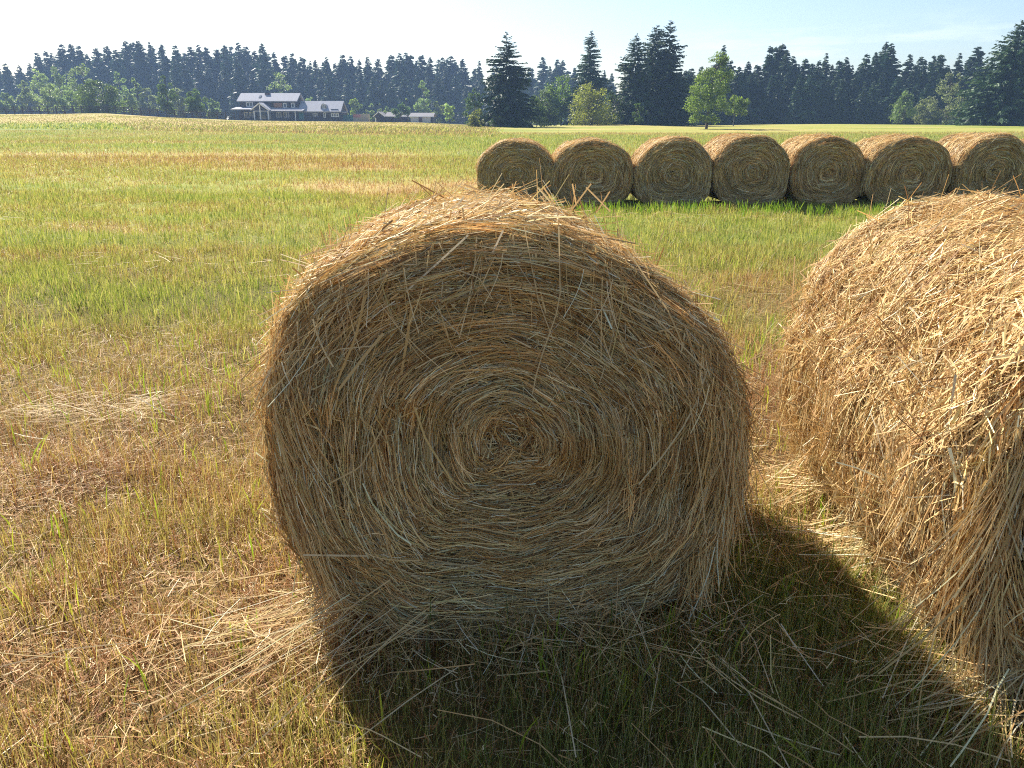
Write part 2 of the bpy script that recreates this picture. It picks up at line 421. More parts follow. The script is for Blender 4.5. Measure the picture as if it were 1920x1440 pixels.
        P[:, :, 0] += np.sign(drift[0] + 1e-6) * ex * .55; P[:, :, 1] -= ex * .35
        P[:, :, 2] = np.where(low, .02 + rng.uniform(0, .03, (n, 1)), P[:, :, 2])
        s._put(rb, P, np.array([0, -1., 0]), wr, n, k, colk)

def bale_thing(bale, loc, rz, label, group, parts):
    root = empty('hay_bale', loc, rz)
    tag(root, label, 'hay bale', group)
    for nm, me in parts:
        o = link(nm, me, root)
        if nm == 'loose_straw': o['kind'] = 'stuff'
    return root

# foreground bale, flat end towards the viewer
B0Y = 2.13
b0 = Bale(.735, 1.315, .70, 1.28, 3.3, .065, .055)
fr = Rib(); b0.face_straws(fr, 36000, (.0013, .0033), (.06, .26), bun=10, jit=.17, wild=.10); b0.face_straws(fr, 8000, (.0011, .0026), (.03, .15), wild=.45, jit=.3); b0.face_straws(fr, 5000, (.0025, .006), (.012, .05), wild=.6, jit=.5, colk=.85)
b0.face_straws(fr, 1500, (.0014, .0034), (.08, .22), wild=.2, bun=4, rmax=.24); b0.face_straws(fr, 900, (.0022, .0045), (.12, .36), wild=.10, jit=.2)
wrp = Rib(); b0.barrel_straws(wrp, 24000, (.002, .005), (.08, .32), (-.5, math.pi + .7), jit=.3)
b0.barrel_straws(wrp, 5000, (.002, .005), (.08, .32), (-.5, math.pi + .7), jit=.3, tr=(0, .15), lift=.03)
ls = Rib()
b0.fringe(ls, 1500, (.2, math.pi + .5), (0, 1), (.06, .22), (.0015, .004), out=.3)
b0.fringe(ls, 3600, (2.3, math.pi + .6), (.03, .6), (.04, .16), (.001, .0026), out=.5)
b0.fringe(ls, 2600, (2.45, 3.75), (.08, .5), (.03, .10), (.001, .0024), out=1.2)
b0.fringe(ls, 55, (.9, 2.4), (0, .6), (.10, .22), (.002, .005), out=.8)
b0.hang(ls, 420, (-.6, .55), (.86, 1.0), (.08, .38), (.0014, .0036), drift=(-.08, -.06), rnd=.22)
b0.hang(ls, 350, (2.6, 3.6), (.86, .98), (.10, .28), (.0016, .004), drift=(.3, -.05))
b0.hang(ls, 500, (.5, 2.6), (.9, 1.02), (.08, .3), (.0014, .004), drift=(0, -.1), rnd=.5)

def along(rb, pts, w, col, k=9):      # one bent straw through given points
    pts = np.array(pts, float); d = np.concatenate([[0], np.cumsum(np.linalg.norm(np.diff(pts, axis=0), axis=1))])
    u = np.linspace(0, d[-1], k); P = np.stack([np.interp(u, d, pts[:, i]) for i in range(3)], -1)[None]
    T = norm(np.gradient(P, axis=1)); S = norm(np.cross(T, np.array([0, -1., .25])))
    rb.add(P, np.full((1, k), w / 2), S, np.array([col]))
def facepts(pp, Y): return [ypt(a, b, Y) - np.array([0, B0Y, 0]) for a, b in pp]
pale = (.66, .5, .27)
for pp, w, c in [
    ([(1050, 425), (1053, 568), (1010, 690), (1000, 740)], .0035, pale), ([(775, 570), (768, 620), (755, 700)], .007, (.6, .4, .16)),
    ([(722, 622), (690, 660), (640, 725)], .008, (.62, .44, .2)), ([(880, 440), (825, 490), (764, 545)], .005, (.7, .58, .38)),
    ([(690, 550), (672, 625), (625, 740)], .006, (.6, .4, .16)), ([(985, 425), (1010, 560), (1040, 640)], .0025, pale),
    ([(945, 432), (925, 475)], .005, (.75, .62, .42)), ([(1150, 560), (1235, 600), (1330, 700)], .004, pale),
    ([(860, 505), (900, 520), (925, 560)], .003, pale), ([(1180, 470), (1260, 590), (1290, 660)], .004, (.62, .45, .22)),
    ([(1300, 760), (1320, 900), (1330, 1010)], .004, pale), ([(1350, 830), (1375, 950), (1370, 1090)], .004, (.6, .42, .2)),
    ([(560, 700), (640, 650), (700, 645)], .003, pale), ([(575, 1030), (700, 1035), (790, 1080)], .006, (.7, .56, .34)),
    ([(735, 1080), (660, 1130), (600, 1190)], .004, pale), ([(780, 760), (800, 820), (850, 900)], .006, (.66, .48, .2)),
    ([(1215, 690), (1245, 790), (1240, 860)], .004, pale), ([(620, 900), (680, 870), (720, 800)], .004, (.62, .45, .22))]:
    along(ls, facepts(pp, B0Y - .045), w, c)
# straws poking up off the crown
for (a, b, Y) in [((745, 402), (850, 357), 2.5), ((1085, 400), (1125, 345), 2.6), ((1165, 398), (1118, 352), 2.7), ((1100, 385), (1092, 345), 2.7),
                  ((1140, 400), (1165, 360), 2.8), ((690, 440), (575, 478), 2.3), ((900, 362), (985, 372), 2.9), ((895, 345), (960, 372), 3.0), ((1060, 380), (1040, 352), 2.8)]:
    along(ls, [ypt(*a, Y) - np.array([0, B0Y, 0]), ypt(*b, Y - .05) - np.array([0, B0Y, 0])], .005, (.62, .44, .22))
# spill fanning out over the ground on the left
def fan(rb, n, org, ang, spread, lr, wr, z0, k=6, loc=np.zeros(3)):
    o = np.array(org) + rng.normal(0, 1, (n, 3)) * np.array([.08, .08, .0])
    a = ang + rng.normal(0, spread, n); L = rng.uniform(*lr, n); u = np.linspace(0, 1, k)[None]
    P = np.zeros((n, k, 3)); P[:, :, 0] = o[:, 0:1] + np.cos(a)[:, None] * L[:, None] * u; P[:, :, 1] = o[:, 1:2] + np.sin(a)[:, None] * L[:, None] * u
    P[:, 2:, :2] += rng.normal(0, .05, (n, 1, 2)) * L[:, None, None] * (rng.random((n, 1, 1)) < .5)
    zz = rng.uniform(.3, 1, n) * z0
    bnd = rng.normal(0, .18, n)[:, None] * L[:, None] * u ** 2; P[:, :, 0] -= np.sin(a)[:, None] * bnd; P[:, :, 1] += np.cos(a)[:, None] * bnd
    P[:, :, 2] = zz[:, None] * (1 - u) ** 1.3 + rng.uniform(.035, .10, n)[:, None]
    T = norm(np.gradient(P, axis=1)); S = norm(np.cross(T, np.array([0, -.5, 1.])))
    rb.add(P, rng.uniform(*wr, n)[:, None] * .5 * np.ones((1, k)), S, scol(n, 1.05))
fan(ls, 85, (-.52, .0, 0), rad(190), .32, (.12, .52), (.0014, .003), .17)
fan(ls, 16, (-.35, -.05, 0), rad(212), .3, (.2, .6), (.0015, .0035), .12)
fan(ls, 24, (.05, .02, 0), rad(250), 1.2, (.08, .25), (.0015, .0035), .12)
fan(ls, 20, (.40, .02, 0), rad(280), 1.0, (.08, .25), (.0015, .0035), .12)
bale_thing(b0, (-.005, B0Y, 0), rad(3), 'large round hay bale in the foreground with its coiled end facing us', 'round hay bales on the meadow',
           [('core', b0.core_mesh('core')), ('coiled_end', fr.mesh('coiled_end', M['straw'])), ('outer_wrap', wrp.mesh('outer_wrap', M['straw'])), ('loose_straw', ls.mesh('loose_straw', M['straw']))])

# right foreground bale, barrel lit by the sun
b1 = Bale(.76, 1.25, .66, 1.5, 4.1)
fr = Rib(); b1.face_straws(fr, 14000, (.002, .005), (.10, .34), bun=14, jit=.2)
wrp = Rib(); b1.barrel_straws(wrp, 9000, (.002, .005), (.06, .3), (-.7, .9), jit=.4); b1.barrel_straws(wrp, 50000, (.0016, .0042), (.06, .3), (.9, 4.5), jit=.4, wild=.2, lift=.02)
b1.barrel_straws(wrp, 1600, (.003, .0075), (.03, .12), (.9, 4.5), jit=.8, wild=.4, lift=.03, k=4)
b1.barrel_straws(wrp, 5000, (.002, .006), (.1, .3), (.9, 4.5), jit=.4, tr=(0, .15), lift=.03)
ls = Rib()
b1.fringe(ls, 2600, (.9, 3.9), (0, 1), (.05, .2), (.0018, .0045), out=.35)
b1.fringe(ls, 500, (2.6, 4.3), (.0, 1), (.06, .22), (.0018, .005), out=.7)
b1.hang(ls, 420, (2.7, 4.2), (.9, 1.02), (.12, .55), (.0015, .004), drift=(-.10, -.1), rnd=.3)
b1.hang(ls, 350, (1.4, 2.8), (.92, 1.02), (.15, .45), (.0018, .0045), drift=(-.05, -.08))
fan(ls, 90, (-.5, .0, 0), rad(205), .6, (.15, .45), (.0018, .004), .12)
fan(ls, 90, (-.45, .05, 0), rad(255), .8, (.15, .5), (.0018, .004), .14)
fan(ls, 130, (-.62, .7, 0), rad(190), .8, (.06, .25), (.0018, .004), .10)
fan(ls, 110, (-.62, 1.2, 0), rad(170), .8, (.06, .25), (.0018, .004), .10)
B1 = np.array([1.97, 1.80, 0])
for a, b in [((1535, 1230), (1760, 1140)), ((1545, 1222), (1775, 1120)), ((1650, 1235), (1800, 1205))]:
    along(ls, [gpt(*a, .03) - B1, gpt(*b, .14) - B1], .006, (.7, .56, .36))
for a, b, Y in [((1410, 672), (1505, 610), 3.25), ((1405, 675), (1500, 640), 3.2), ((1490, 480), (1484, 600), 3.3), ((1476, 580), (1500, 640), 3.3)]:
    along(ls, [ypt(*a, Y) - B1, ypt(*b, Y) - B1], .004, (.68, .5, .28))
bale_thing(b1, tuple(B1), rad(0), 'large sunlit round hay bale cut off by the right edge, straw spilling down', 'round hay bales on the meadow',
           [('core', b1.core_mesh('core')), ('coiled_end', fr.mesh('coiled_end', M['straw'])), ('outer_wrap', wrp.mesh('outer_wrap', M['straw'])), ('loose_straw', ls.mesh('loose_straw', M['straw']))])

# the row of bales further out
def row_proto(seed, hw, top, rc):
    b = Bale(hw, top, .66, 1.3, seed)
    f = Rib(); b.face_straws(f, 13000, (.003, .008), (.10, .4), wild=.1, k=5, colk=rc, jit=.18, bun=12)
    w = Rib(); b.barrel_straws(w, 12000, (.004, .009), (.1, .35), (-.3, math.pi + .9), jit=.22, wild=.1)
    l = Rib(); b.fringe(l, 700, (.1, math.pi + .2), (0, 1), (.05, .2), (.003, .007), out=.3)
    return [('core', b.core_mesh('core')), ('coiled_end', f.mesh('coiled_end', M['straw'])), ('outer_wrap', w.mesh('outer_wrap', M['straw'])), ('loose_straw', l.mesh('loose_straw', M['straw']))]
protos = [row_proto(.4, .735, 1.33, np.array([.88, .88, .90])), row_proto(2.7, .75, 1.36, np.array([.94, .92, .92])), row_proto(5.2, .72, 1.35, np.array([.88, .90, .94]))]
ordn = ['leftmost bale of the row, its whole left side clear against the meadow', 'second bale from the left in the row, behind the crown of the foreground bale',
        'third bale from the left in the row, just right of the foreground crown', 'fourth bale from the left in the row, below the lone green tree',
        'fifth bale from the left in the row, narrowest coiled end', 'sixth bale from the left in the row, above the sunlit foreground bale',
        'seventh bale from the left in the row, partly cut by the right edge', 'last bale of the row, only a sunlit sliver at the right edge']
rowspec = [(966, 145, 15.7, 0, 263), (1111, 150, 15.7, 1, 260), (1265, 152, 15.6, 2, 261), (1412, 146, 15.6, 0, 253), (1556, 138, 15.8, 1, 254), (1708, 156, 15.6, 1, 253), (1868, 152, 15.6, 2, 256), (2022, 150, 15.6, 0, 257)]
for i, (px, wpx, D, v, tp) in enumerate(rowspec):
    D -= .4
    x = xcol(px, D, .7)
    r = bale_thing(None, (x, D, float(zg(x, D)) - .02), rad([-1, 1, -2, 3, 0, 2, 4, 2][i]), ordn[i], 'round hay bales on the meadow', protos[v])
    s = wpx / F * (D * cp + .3) / 1.5
    r.scale = ((s if i % 2 == 0 else -s), 1, (zray(tp, D + .35) + .02) / [1.33, 1.36, 1.35][v])

# ------------------------------------------------------------------ grass, stubble, loose hay
GREEN = np.array([(.20, .26, .05), (.28, .325, .075), (.37, .385, .115), (.125, .185, .035), (.43, .41, .155)])
DRY = np.array([(.50, .27, .105), (.37, .165, .06), (.64, .42, .19), (.20, .085, .034), (.74, .58, .33)])
def foot(x, y):                        # under a bale?
    a = (np.abs(x) < .52) & (y > B0Y + .02) & (y < B0Y + 1.4)
    b = (x > 1.45) & (x < 2.6) & (y > 1.85) & (y < 3.3)
    c = (y > 15.75) & (y < 17) & (x > -.6)
    return a | b | c
def scatter(d0, d1, dens):
    w0, w1 = d0 * .74 + .9, d1 * .74 + .9
    n = int((w0 + w1) * (d1 - d0) * dens)
    y = rng.uniform(d0, d1, n * 2); x = rng.uniform(-w1, w1, n * 2)
    k = np.abs(x) < y * .74 + .9
    return x[k][:n], y[k][:n]
zones = [(.9, 3.4, 8500, 4), (3.4, 6, 4200, 3), (6, 10, 1900, 3), (10, 18, 760, 3), (18, 35, 240, 2), (35, 82, 55, 2)]
gr, st = Rib(), Rib()
for d0, d1, dens, k in zones:
    x, y = scatter(d0, d1, dens)
    keep = ~foot(x, y)
    clump = fbm(x * 3.3, y * 3.3, 91, 2)
    keep &= rng.random(len(x)) < .45 + .9 * clump
    x, y = x[keep], y[keep]; n = len(x); clump = clump[keep]
    dr = dryness(x, y)
    isdry = rng.random(n) < np.clip(.04 + 1.0 * dr, 0, .95)
    sc = np.clip(y / 9, 1, 5)          # coarser tufts further out
    h = np.where(isdry, rng.uniform(.03, .10, n), rng.uniform(.04, .13, n)) * (.35 + 1.3 * clump) * (1 + .12 * (sc - 1))
    tallg = rng.random(n) < .02; h[tallg] *= 1.7
    w = rng.uniform(.0018, .0042, n) * np.where(isdry, .85, 1.1) * np.clip(y / 4.5, 1, 12) ** .9
    az = rng.uniform(0, TAU, n); ln = np.abs(rng.normal(0, .45, n)) * np.where(isdry, 1.1, .9)
    lie = isdry & (rng.random(n) < .22); ln[lie] = rng.uniform(1.5, 4, lie.sum())
    u = np.linspace(0, 1, k)[None]
    P = np.zeros((n, k, 3)); z = zg(x, y)
    hor = h * ln
    P[:, :, 0] = x[:, None] + np.cos(az)[:, None] * hor[:, None] * u ** 1.5
    P[:, :, 1] = y[:, None] + np.sin(az)[:, None] * hor[:, None] * u ** 1.5
    P[:, :, 2] = z[:, None] - .006 + h[:, None] * u * np.where(lie, .55, 1)[:, None]
    fz = az + rng.normal(np.pi / 2, .7, n)
    S = np.stack([np.cos(fz), np.sin(fz), np.zeros(n)], -1)
    hw = w[:, None] * .5 * np.linspace(1, .0, k)[None] ** .6
    hw = np.where(isdry[:, None], np.maximum(hw, w[:, None] * .25), np.maximum(hw, w[:, None] * .04))
    gc = GREEN[rng.integers(0, 5, n)]; dc = DRY[rng.choice(5, n, p=[.3, .25, .2, .13, .12])]
    mixy = np.clip(dr * .6, 0, .5)[:, None]
    col = np.where(isdry[:, None], dc, gc * (1 - mixy) + dc * mixy) * rng.uniform(.8, 1.2, (n, 1))
    for m_, rb in ((isdry, st), (~isdry, gr)): rb.add(P[m_], hw[m_], S[m_], col[m_])
# fresh broad blades standing out of the near stubble, and the taller fringe at the shaded foot of the row
def tufts(pts, per, hr, wr, spread, cols):
    for (x0, y0) in pts:
        n = rng.integers(*per); x = x0 + rng.normal(0, spread, n); y = y0 + rng.normal(0, spread, n); k = 5
        h = rng.uniform(*hr, n); az = rng.uniform(0, TAU, n); u = np.linspace(0, 1, k)[None]; P = np.zeros((n, k, 3))
        ln = np.abs(rng.normal(.15, .25, n)) * h
        P[:, :, 0] = x[:, None] + np.cos(az)[:, None] * ln[:, None] * u ** 1.8; P[:, :, 1] = y[:, None] + np.sin(az)[:, None] * ln[:, None] * u ** 1.8
        P[:, :, 2] = zg(x, y)[:, None] + h[:, None] * u
        fz = rng.normal(0, .6, n); S = np.stack([np.cos(fz), np.sin(fz), np.zeros(n)], -1)
        gr.add(P, rng.uniform(*wr, n)[:, None] * .5 * np.array([.7, 1, 1, .85, .3])[None], S, cols[rng.integers(0, len(cols), n)] * rng.uniform(.85, 1.15, (n, 1)))
x, y = scatter(1.1, 5.5, 34); ok = ~foot(x, y) & (rng.random(len(x)) < .25 + fbm(x, y, 3, 2)); tufts(list(zip(x[ok], y[ok])), (1, 5), (.06, .17), (.003, .007), .035, np.array([(.2, .3, .03), (.28, .36, .04), (.34, .38, .05)]))
xs = np.arange(-1.2, 12, .045); tufts([(a, 13.95 + rng.normal(0, .18) - .3 * vnoise(a * 1.1, 0, 4)) for a in xs], (3, 7), (.10, .24), (.007, .013), .05, np.array([(.13, .25, .025), (.18, .3, .03), (.22, .32, .04)]))
x, y = scatter(1.1, 2.9, 380); ok = ~foot(x, y) & (np.abs(x - .45) < 1.05) & (rng.random(len(x)) < .25 + fbm(x * 4, y * 4, 15, 2)) & (x + .6 > (2.3 - y) * .6)
tufts(list(zip(x[ok], y[ok])), (1, 4), (.06, .2), (.0012, .0028), .03, np.array([(.30, .27, .17), (.40, .34, .20), (.14, .20, .05), (.22, .24, .10), (.10, .16, .03)]))
xs = np.arange(-.4, 13, .05); tufts([(a, 15.6 + rng.normal(0, .1)) for a in xs], (2, 5), (.12, .3), (.007, .013), .05, np.array([(.13, .22, .03), (.18, .26, .04), (.3, .26, .1)]))
x, y = scatter(4, 14, 5); ok = ~foot(x, y) & (fbm(x * .7, y * .7, 14, 2) > .52); tufts(list(zip(x[ok], y[ok])), (6, 16), (.08, .2), (.004, .008), .07, GREEN)
tag(link('grass', gr.mesh('grass', M['grass'])), 'short green grass regrowing over the mown meadow', 'grass', kind='stuff')
tag(link('stubble', st.mesh('stubble', M['straw_old'])), 'dry brown cut stubble among the green grass', 'stubble', kind='stuff')

lh = Rib()
def lay(x, y, lr, wr, zr, aj=None, colk=1.0, k=4, colset=None):
    n = len(x); L = rng.uniform(*lr, n); a = rng.uniform(0, TAU, n) if aj is None else rng.normal(aj[0], aj[1], n)
    u = np.linspace(-.5, .5, k)[None] * L[:, None]; bend = rng.normal(0, .8, n)[:, None] * u ** 2
    P = np.zeros((n, k, 3)); P[:, :, 0] = x[:, None] + np.cos(a)[:, None] * u - np.sin(a)[:, None] * bend
    P[:, :, 1] = y[:, None] + np.sin(a)[:, None] * u + np.cos(a)[:, None] * bend
    kk = (rng.random(n) < .5) * (L < .15) * rng.normal(0, .13, n) * L; P[:, k // 2, 0] -= np.sin(a) * kk; P[:, k // 2, 1] += np.cos(a) * kk
    tilt = rng.normal(0, .22, n)
    P[:, :, 2] = np.maximum(zg(x, y)[:, None] + rng.uniform(*zr, n)[:, None] + tilt[:, None] * u, zg(x, y)[:, None] + .006)
    T = norm(np.gradient(P, axis=1)); S = norm(np.cross(T, np.array([0, -.4, 1.])))
    lh.add(P, rng.uniform(*wr, n)[:, None] * .5 * np.ones((1, k)), S, scol(n, colk) if colset is None else colset[rng.integers(0, len(colset), n)] * rng.uniform(.7, 1.2, (n, 1)))
for d0, d1, dens in ((.9, 3.4, 230), (3.4, 6, 110), (6, 11, 30), (11, 22, 8)):
    x, y = scatter(d0, d1, dens); ok = ~foot(x, y) & (rng.random(len(x)) < .15 + dryness(x, y)); x, y = x[ok], y[ok]
    sc = max(1, d0 / 5)
    lay(x, y, (.03, .18), (.0012 * sc, .0027 * sc), (.012, .06), colk=.85)
for d0, d1, dens in ((.9, 3.4, 1300), (3.4, 6, 420)):
    x, y = scatter(d0, d1, dens); ok = ~foot(x, y) & (rng.random(len(x)) < .1 + dryness(x, y)); x, y = x[ok], y[ok]
    lay(x, y, (.012, .055), (.0014, .0036), (.008, .06), colset=DRY)
# swath litter in bands and round the feet of the bales
x = rng.normal(0, .6, 560); y = B0Y + rng.normal(-.10, .10, 560); ok = ~foot(x, y); lay(x[ok], y[ok], (.05, .24), (.0013, .003), (.02, .12))
x = rng.normal(.95, .25, 260); y = rng.uniform(2.2, 4.2, 260); ok = ~foot(x, y); lay(x[ok], y[ok], (.06, .3), (.0016, .004), (.01, .07))
x = rng.uniform(-2.6, -.75, 520); x = x[vnoise(x * 1.6, 2, 78) > .4]; y = 2.95 + rng.normal(0, .13, len(x)) + .06 * x; lay(x, y, (.05, .26), (.0014, .003), (.02, .09), aj=(.05, .45), colk=.88)
x = rng.uniform(-4.2, -1.5, 600); x = x[vnoise(x * 1.3, 5, 79) > .45]; y = 4.15 + rng.normal(0, .18, len(x)) + .05 * x; lay(x, y, (.06, .3), (.0018, .004), (.02, .09), aj=(.05, .5), colk=.85)
for yy in (6.3, 8.4, 12.3): 
    x = rng.uniform(-9, 7, 130); x = x[vnoise(x * .5, yy, 77) > .45]; y = yy + rng.normal(0, .22, len(x)) + .8 * vnoise(x * .4, 0, 5); lay(x, y, (.08, .35), (.003, .006), (.03, .10), aj=(0, .5), colk=.9)
# long pale stems lying in the shade
x = rng.normal(.75, .4, 30); y = rng.uniform(1.3, 2.0, 30); lay(x, y, (.15, .5), (.002, .0045), (.05, .12), aj=(rad(125), .35), colk=1.1)
for a, b in [((980, 1110 + 330), (640, 1240)), ((430, 1440), (655, 1238)), ((300, 1350), (520, 1240)), ((640, 1410), (860, 1250)), ((1240, 1165), (1220, 1335)),
             ((1330, 1210), (1480, 1440)), ((1370, 1140), (1450, 1300)), ((1240, 1260), (1390, 1400)), ((1020, 1180), (1080, 1420)), ((0, 1250), (240, 1205)), ((600, 1345), (790, 1420))][1:]:
    p, q = gpt(*a, .06), gpt(*b, .09); L = [p, (p + q) / 2 + np.array([.012, 0, .02]), q]; along(lh, L, .0035, (.68, .54, .32))
tag(link('loose_hay', lh.mesh('loose_hay', M['straw'])), 'scattered loose dry straw lying on the cut grass', 'loose hay', kind='stuff')

# (grass beside the bales is in the tufts above)
# unmown strip in front of the house
lg = Rib(); n = 60000
y = rng.uniform(70, 122, n); x = rng.uniform(-98, 3, n)
ok = rng.random(n) < longgrass(x, y) * (np.abs(x) < y * .78 + 3); x, y = x[ok], y[ok]; n = len(x)
h = rng.uniform(.10, .30, n) * (1 - .6 * sstep(84, 105, y)) * (.6 + .8 * fbm(x * .2, y * .2, 8, 2)); k = 3; u = np.linspace(0, 1, k)[None]; az = rng.normal(0, .8, n)
P = np.zeros((n, k, 3)); P[:, :, 0] = x[:, None] + np.cos(az)[:, None] * h[:, None] * .35 * u ** 2; P[:, :, 1] = y[:, None] + np.sin(az)[:, None] * h[:, None] * .35 * u ** 2; P[:, :, 2] = zg(x, y)[:, None] + h[:, None] * u - .03
fz = rng.normal(0, .7, n); S = np.stack([np.cos(fz), np.sin(fz), np.zeros(n)], -1)
dr = dryness(x, y); isd = rng.random(n) < dr
LT = np.array([(.28, .235, .12), (.23, .185, .09), (.32, .275, .15), (.21, .21, .08)])
col = np.where(isd[:, None], LT[rng.integers(0, 4, n)], GREEN[rng.integers(0, 5, n)]) * rng.uniform(.8, 1.15, (n, 1))
lg.add(P, rng.uniform(.03, .07, n)[:, None] * np.array([1, .8, .2])[None], S, col)
tag(link('long_grass', lg.mesh('long_grass', M['grass'])), 'unmown tan long grass on the low bank before the farmhouse', 'long grass', kind='stuff')

# ------------------------------------------------------------------ trees
NEED = np.array([(.027, .058, .022), (.036, .074, .028), (.050, .092, .036), (.020, .044, .018)])
def conifer_mesh(seed, nlev, nbr, nsp, R=.17, base=.03, sparse_top=.0, droop=.25, power=.85, irregular=.25, cols=NEED, size=1.0):
    """Unit-height conifer: trunk along z 0..1, crown of needle sprays."""
    r = np.random.default_rng(seed); rb = Rib(); Ps = []; Ss = []; Hs = []; Cs = []
    zs = base + (1 - base) * (np.arange(nlev) + r.uniform(-.3, .3, nlev)) / nlev
    side = r.uniform(0, TAU, 5)
    for z in zs:
        t = np.clip((z - base) / (1 - base), 0, 1)
        for b in range(nbr):
            if r.random() < sparse_top * t: continue
            az = r.uniform(0, TAU)
            irr = 1 + irregular * (math.sin(az * 2 + side[0] + z * 9) * .5 + math.sin(az + side[1] + z * 21) * .5) + r.normal(0, .12)
            Lb = R * max((1 - t) ** power, .03) * irr * min(1, .55 + t * 6)
            if Lb < .008: Lb = .008
            d = np.array([math.cos(az), math.sin(az), 0]); pr = np.array([-d[1], d[0], 0])
            m = max(3, int(nsp * (.35 + .65 * min(1, Lb / R))))
            u = (np.arange(m) + r.uniform(0, 1, m)) / m * .9 + .12
            dz = -droop * Lb * u ** 1.3 * (1 - .7 * t) + .35 * Lb * t * u + .10 * Lb * np.clip(u - .75, 0, 1) * 4 * .5
            C0 = d[None] * (Lb * u)[:, None]; C0[:, 2] = z + dz + r.normal(0, .4) * (1 - base) / nlev
            sg = np.where(r.random(m) < .5, 1, -1)
            ln = (.30 * Lb + .013) * (1.15 - .6 * u) * r.uniform(.7, 1.3, m) * size
            dr = d[None] * r.uniform(.4, .9, (m, 1)) + pr[None] * (sg * r.uniform(.2, .9, m))[:, None]; dr[:, 2] = -r.uniform(.05, .6, m) * (1 - .6 * t)
            dr = norm(dr)
            P = C0[:, None] + dr[:, None] * (ln[:, None] * np.array([-.35, .3, 1.])[None])[:, :, None]
            P[:, 2, 2] -= ln * .15
            nv = norm(np.cross(dr, np.array([0, 0, .5]) + r.normal(0, 1.0, (m, 3))))
            Ps.append(P); Ss.append(nv); Hs.append(ln[:, None] * np.array([.20, .30, .05])[None]); Cs.append(cols[r.integers(0, len(cols), m)] * r.uniform(.75, 1.3, (m, 1)))
    # leader
    rb.add(np.concatenate(Ps), np.concatenate(Hs), np.concatenate(Ss), np.concatenate(Cs))
    crown = rb.mesh('crown', M['needle'])
    V, Q = tubes([(np.array([[0, 0, -.02], [0, 0, .3], [0, 0, .7], [0, 0, 1.0]]), np.array([.016, .012, .006, .0015]))], 6)
    return qmesh('trunk', V, Q, M['bark'], smooth=True), crown

def broadleaf_mesh(seed, env, H, W, nblob, nleaf, leaf, cols, trunk_r=.02, trunk_h=.2, bark='bark', flat=1.0, stems=1, shell=.45):
    """env: list of (t, left, right) half-width factors of W over height t of H; metres."""
    r = np.random.default_rng(seed); et = [e[0] for e in env]; el = [e[1] for e in env]; er = [e[2] for e in env]
    Cn = []; Rn = []
    for i in range(nblob):
        t = r.uniform(et[0], et[-1]); l = np.interp(t, et, el) * W; rr = np.interp(t, et, er) * W; hw = (l + rr) / 2; cx = (rr - l) / 2
        a = r.uniform(0, TAU); q = math.sqrt(r.uniform(.05, 1)) * .82
        Cn.append((cx + math.cos(a) * q * hw, math.sin(a) * q * hw * flat, t * H)); Rn.append(max(.16 * hw + .07 * W, .30 * hw * r.uniform(.6, 1.15)))
    Cn = np.array(Cn); Rn = np.array(Rn)
    w = Rn ** 2; idx = r.choice(nblob, nleaf, p=w / w.sum())
    d = norm(r.normal(0, 1, (nleaf, 3))); rad_ = np.abs(r.normal(.8, .28, nleaf)) ** (1 / 1.0)
    pos = Cn[idx] + d * (Rn[idx] * np.clip(rad_, shell * .3, 1.45))[:, None] * np.array([1, 1, .85])
    pos[:, 2] = np.maximum(pos[:, 2], et[0] * H * .6 + .05)
    ln = leaf * r.uniform(.6, 1.4, nleaf); dr = norm(r.normal(0, 1, (nleaf, 3)) + np.array([0, 0, -.25])); sd = norm(np.cross(dr, r.normal(0, 1, (nleaf, 3))))
    P = pos[:, None] + dr[:, None] * (ln[:, None] * np.array([-.5, 0, .5])[None])[:, :, None]
    bl = r.uniform(.8, 1.25, nblob)[idx]
    rb = Rib(); rb.add(P, ln[:, None] * np.array([.12, .34, .05])[None], sd, cols[r.integers(0, len(cols), nleaf)] * (bl * r.uniform(.8, 1.2, nleaf))[:, None])
    crown = rb.mesh('crown', M['leaf'])
    paths = []
    for s in range(stems):
        bx = 0 if stems == 1 else r.normal(0, .12 * W); top = np.array([bx + r.normal(0, .06 * W), r.normal(0, .05 * W), H * .82])
        k = 6; u = np.linspace(0, 1, k)[:, None]; P = np.array([bx, 0, -.15])[None] * (1 - u) + top[None] * u; P[1:-1, :2] += r.normal(0, .02 * W, (k - 2, 2))
        paths.append((P, H * trunk_r * np.linspace(1, .15, k) * (1 if stems == 1 else .6)))
        for i in r.choice(nblob, min(nblob, 14), replace=False):
            c = Cn[i]; zt = max(trunk_h * H, min(c[2] - .25 * abs(c[0] - bx) - .1 * H, H * .75)); f = (zt + .15) / (top[2] + .15)
            st_ = np.array([bx, 0, -.15]) * (1 - f) + top * f
            mid = (st_ + c) / 2 + r.normal(0, .03 * W, 3)
            paths.append((np.array([st_, mid, c]), H * trunk_r * np.array([.4, .25, .08])))
    V, Q = tubes(paths, 6)
    return qmesh('trunk', V, Q, M[bark], smooth=True), crown

def tree(name, cat, label, group, parts, loc, rz=0.0, scale=(1, 1, 1)):
    o = empty(name, loc, rz); o.scale = scale; tag(o, label, cat, group)
    link('trunk', parts[0], o); link('crown', parts[1], o)
    return o

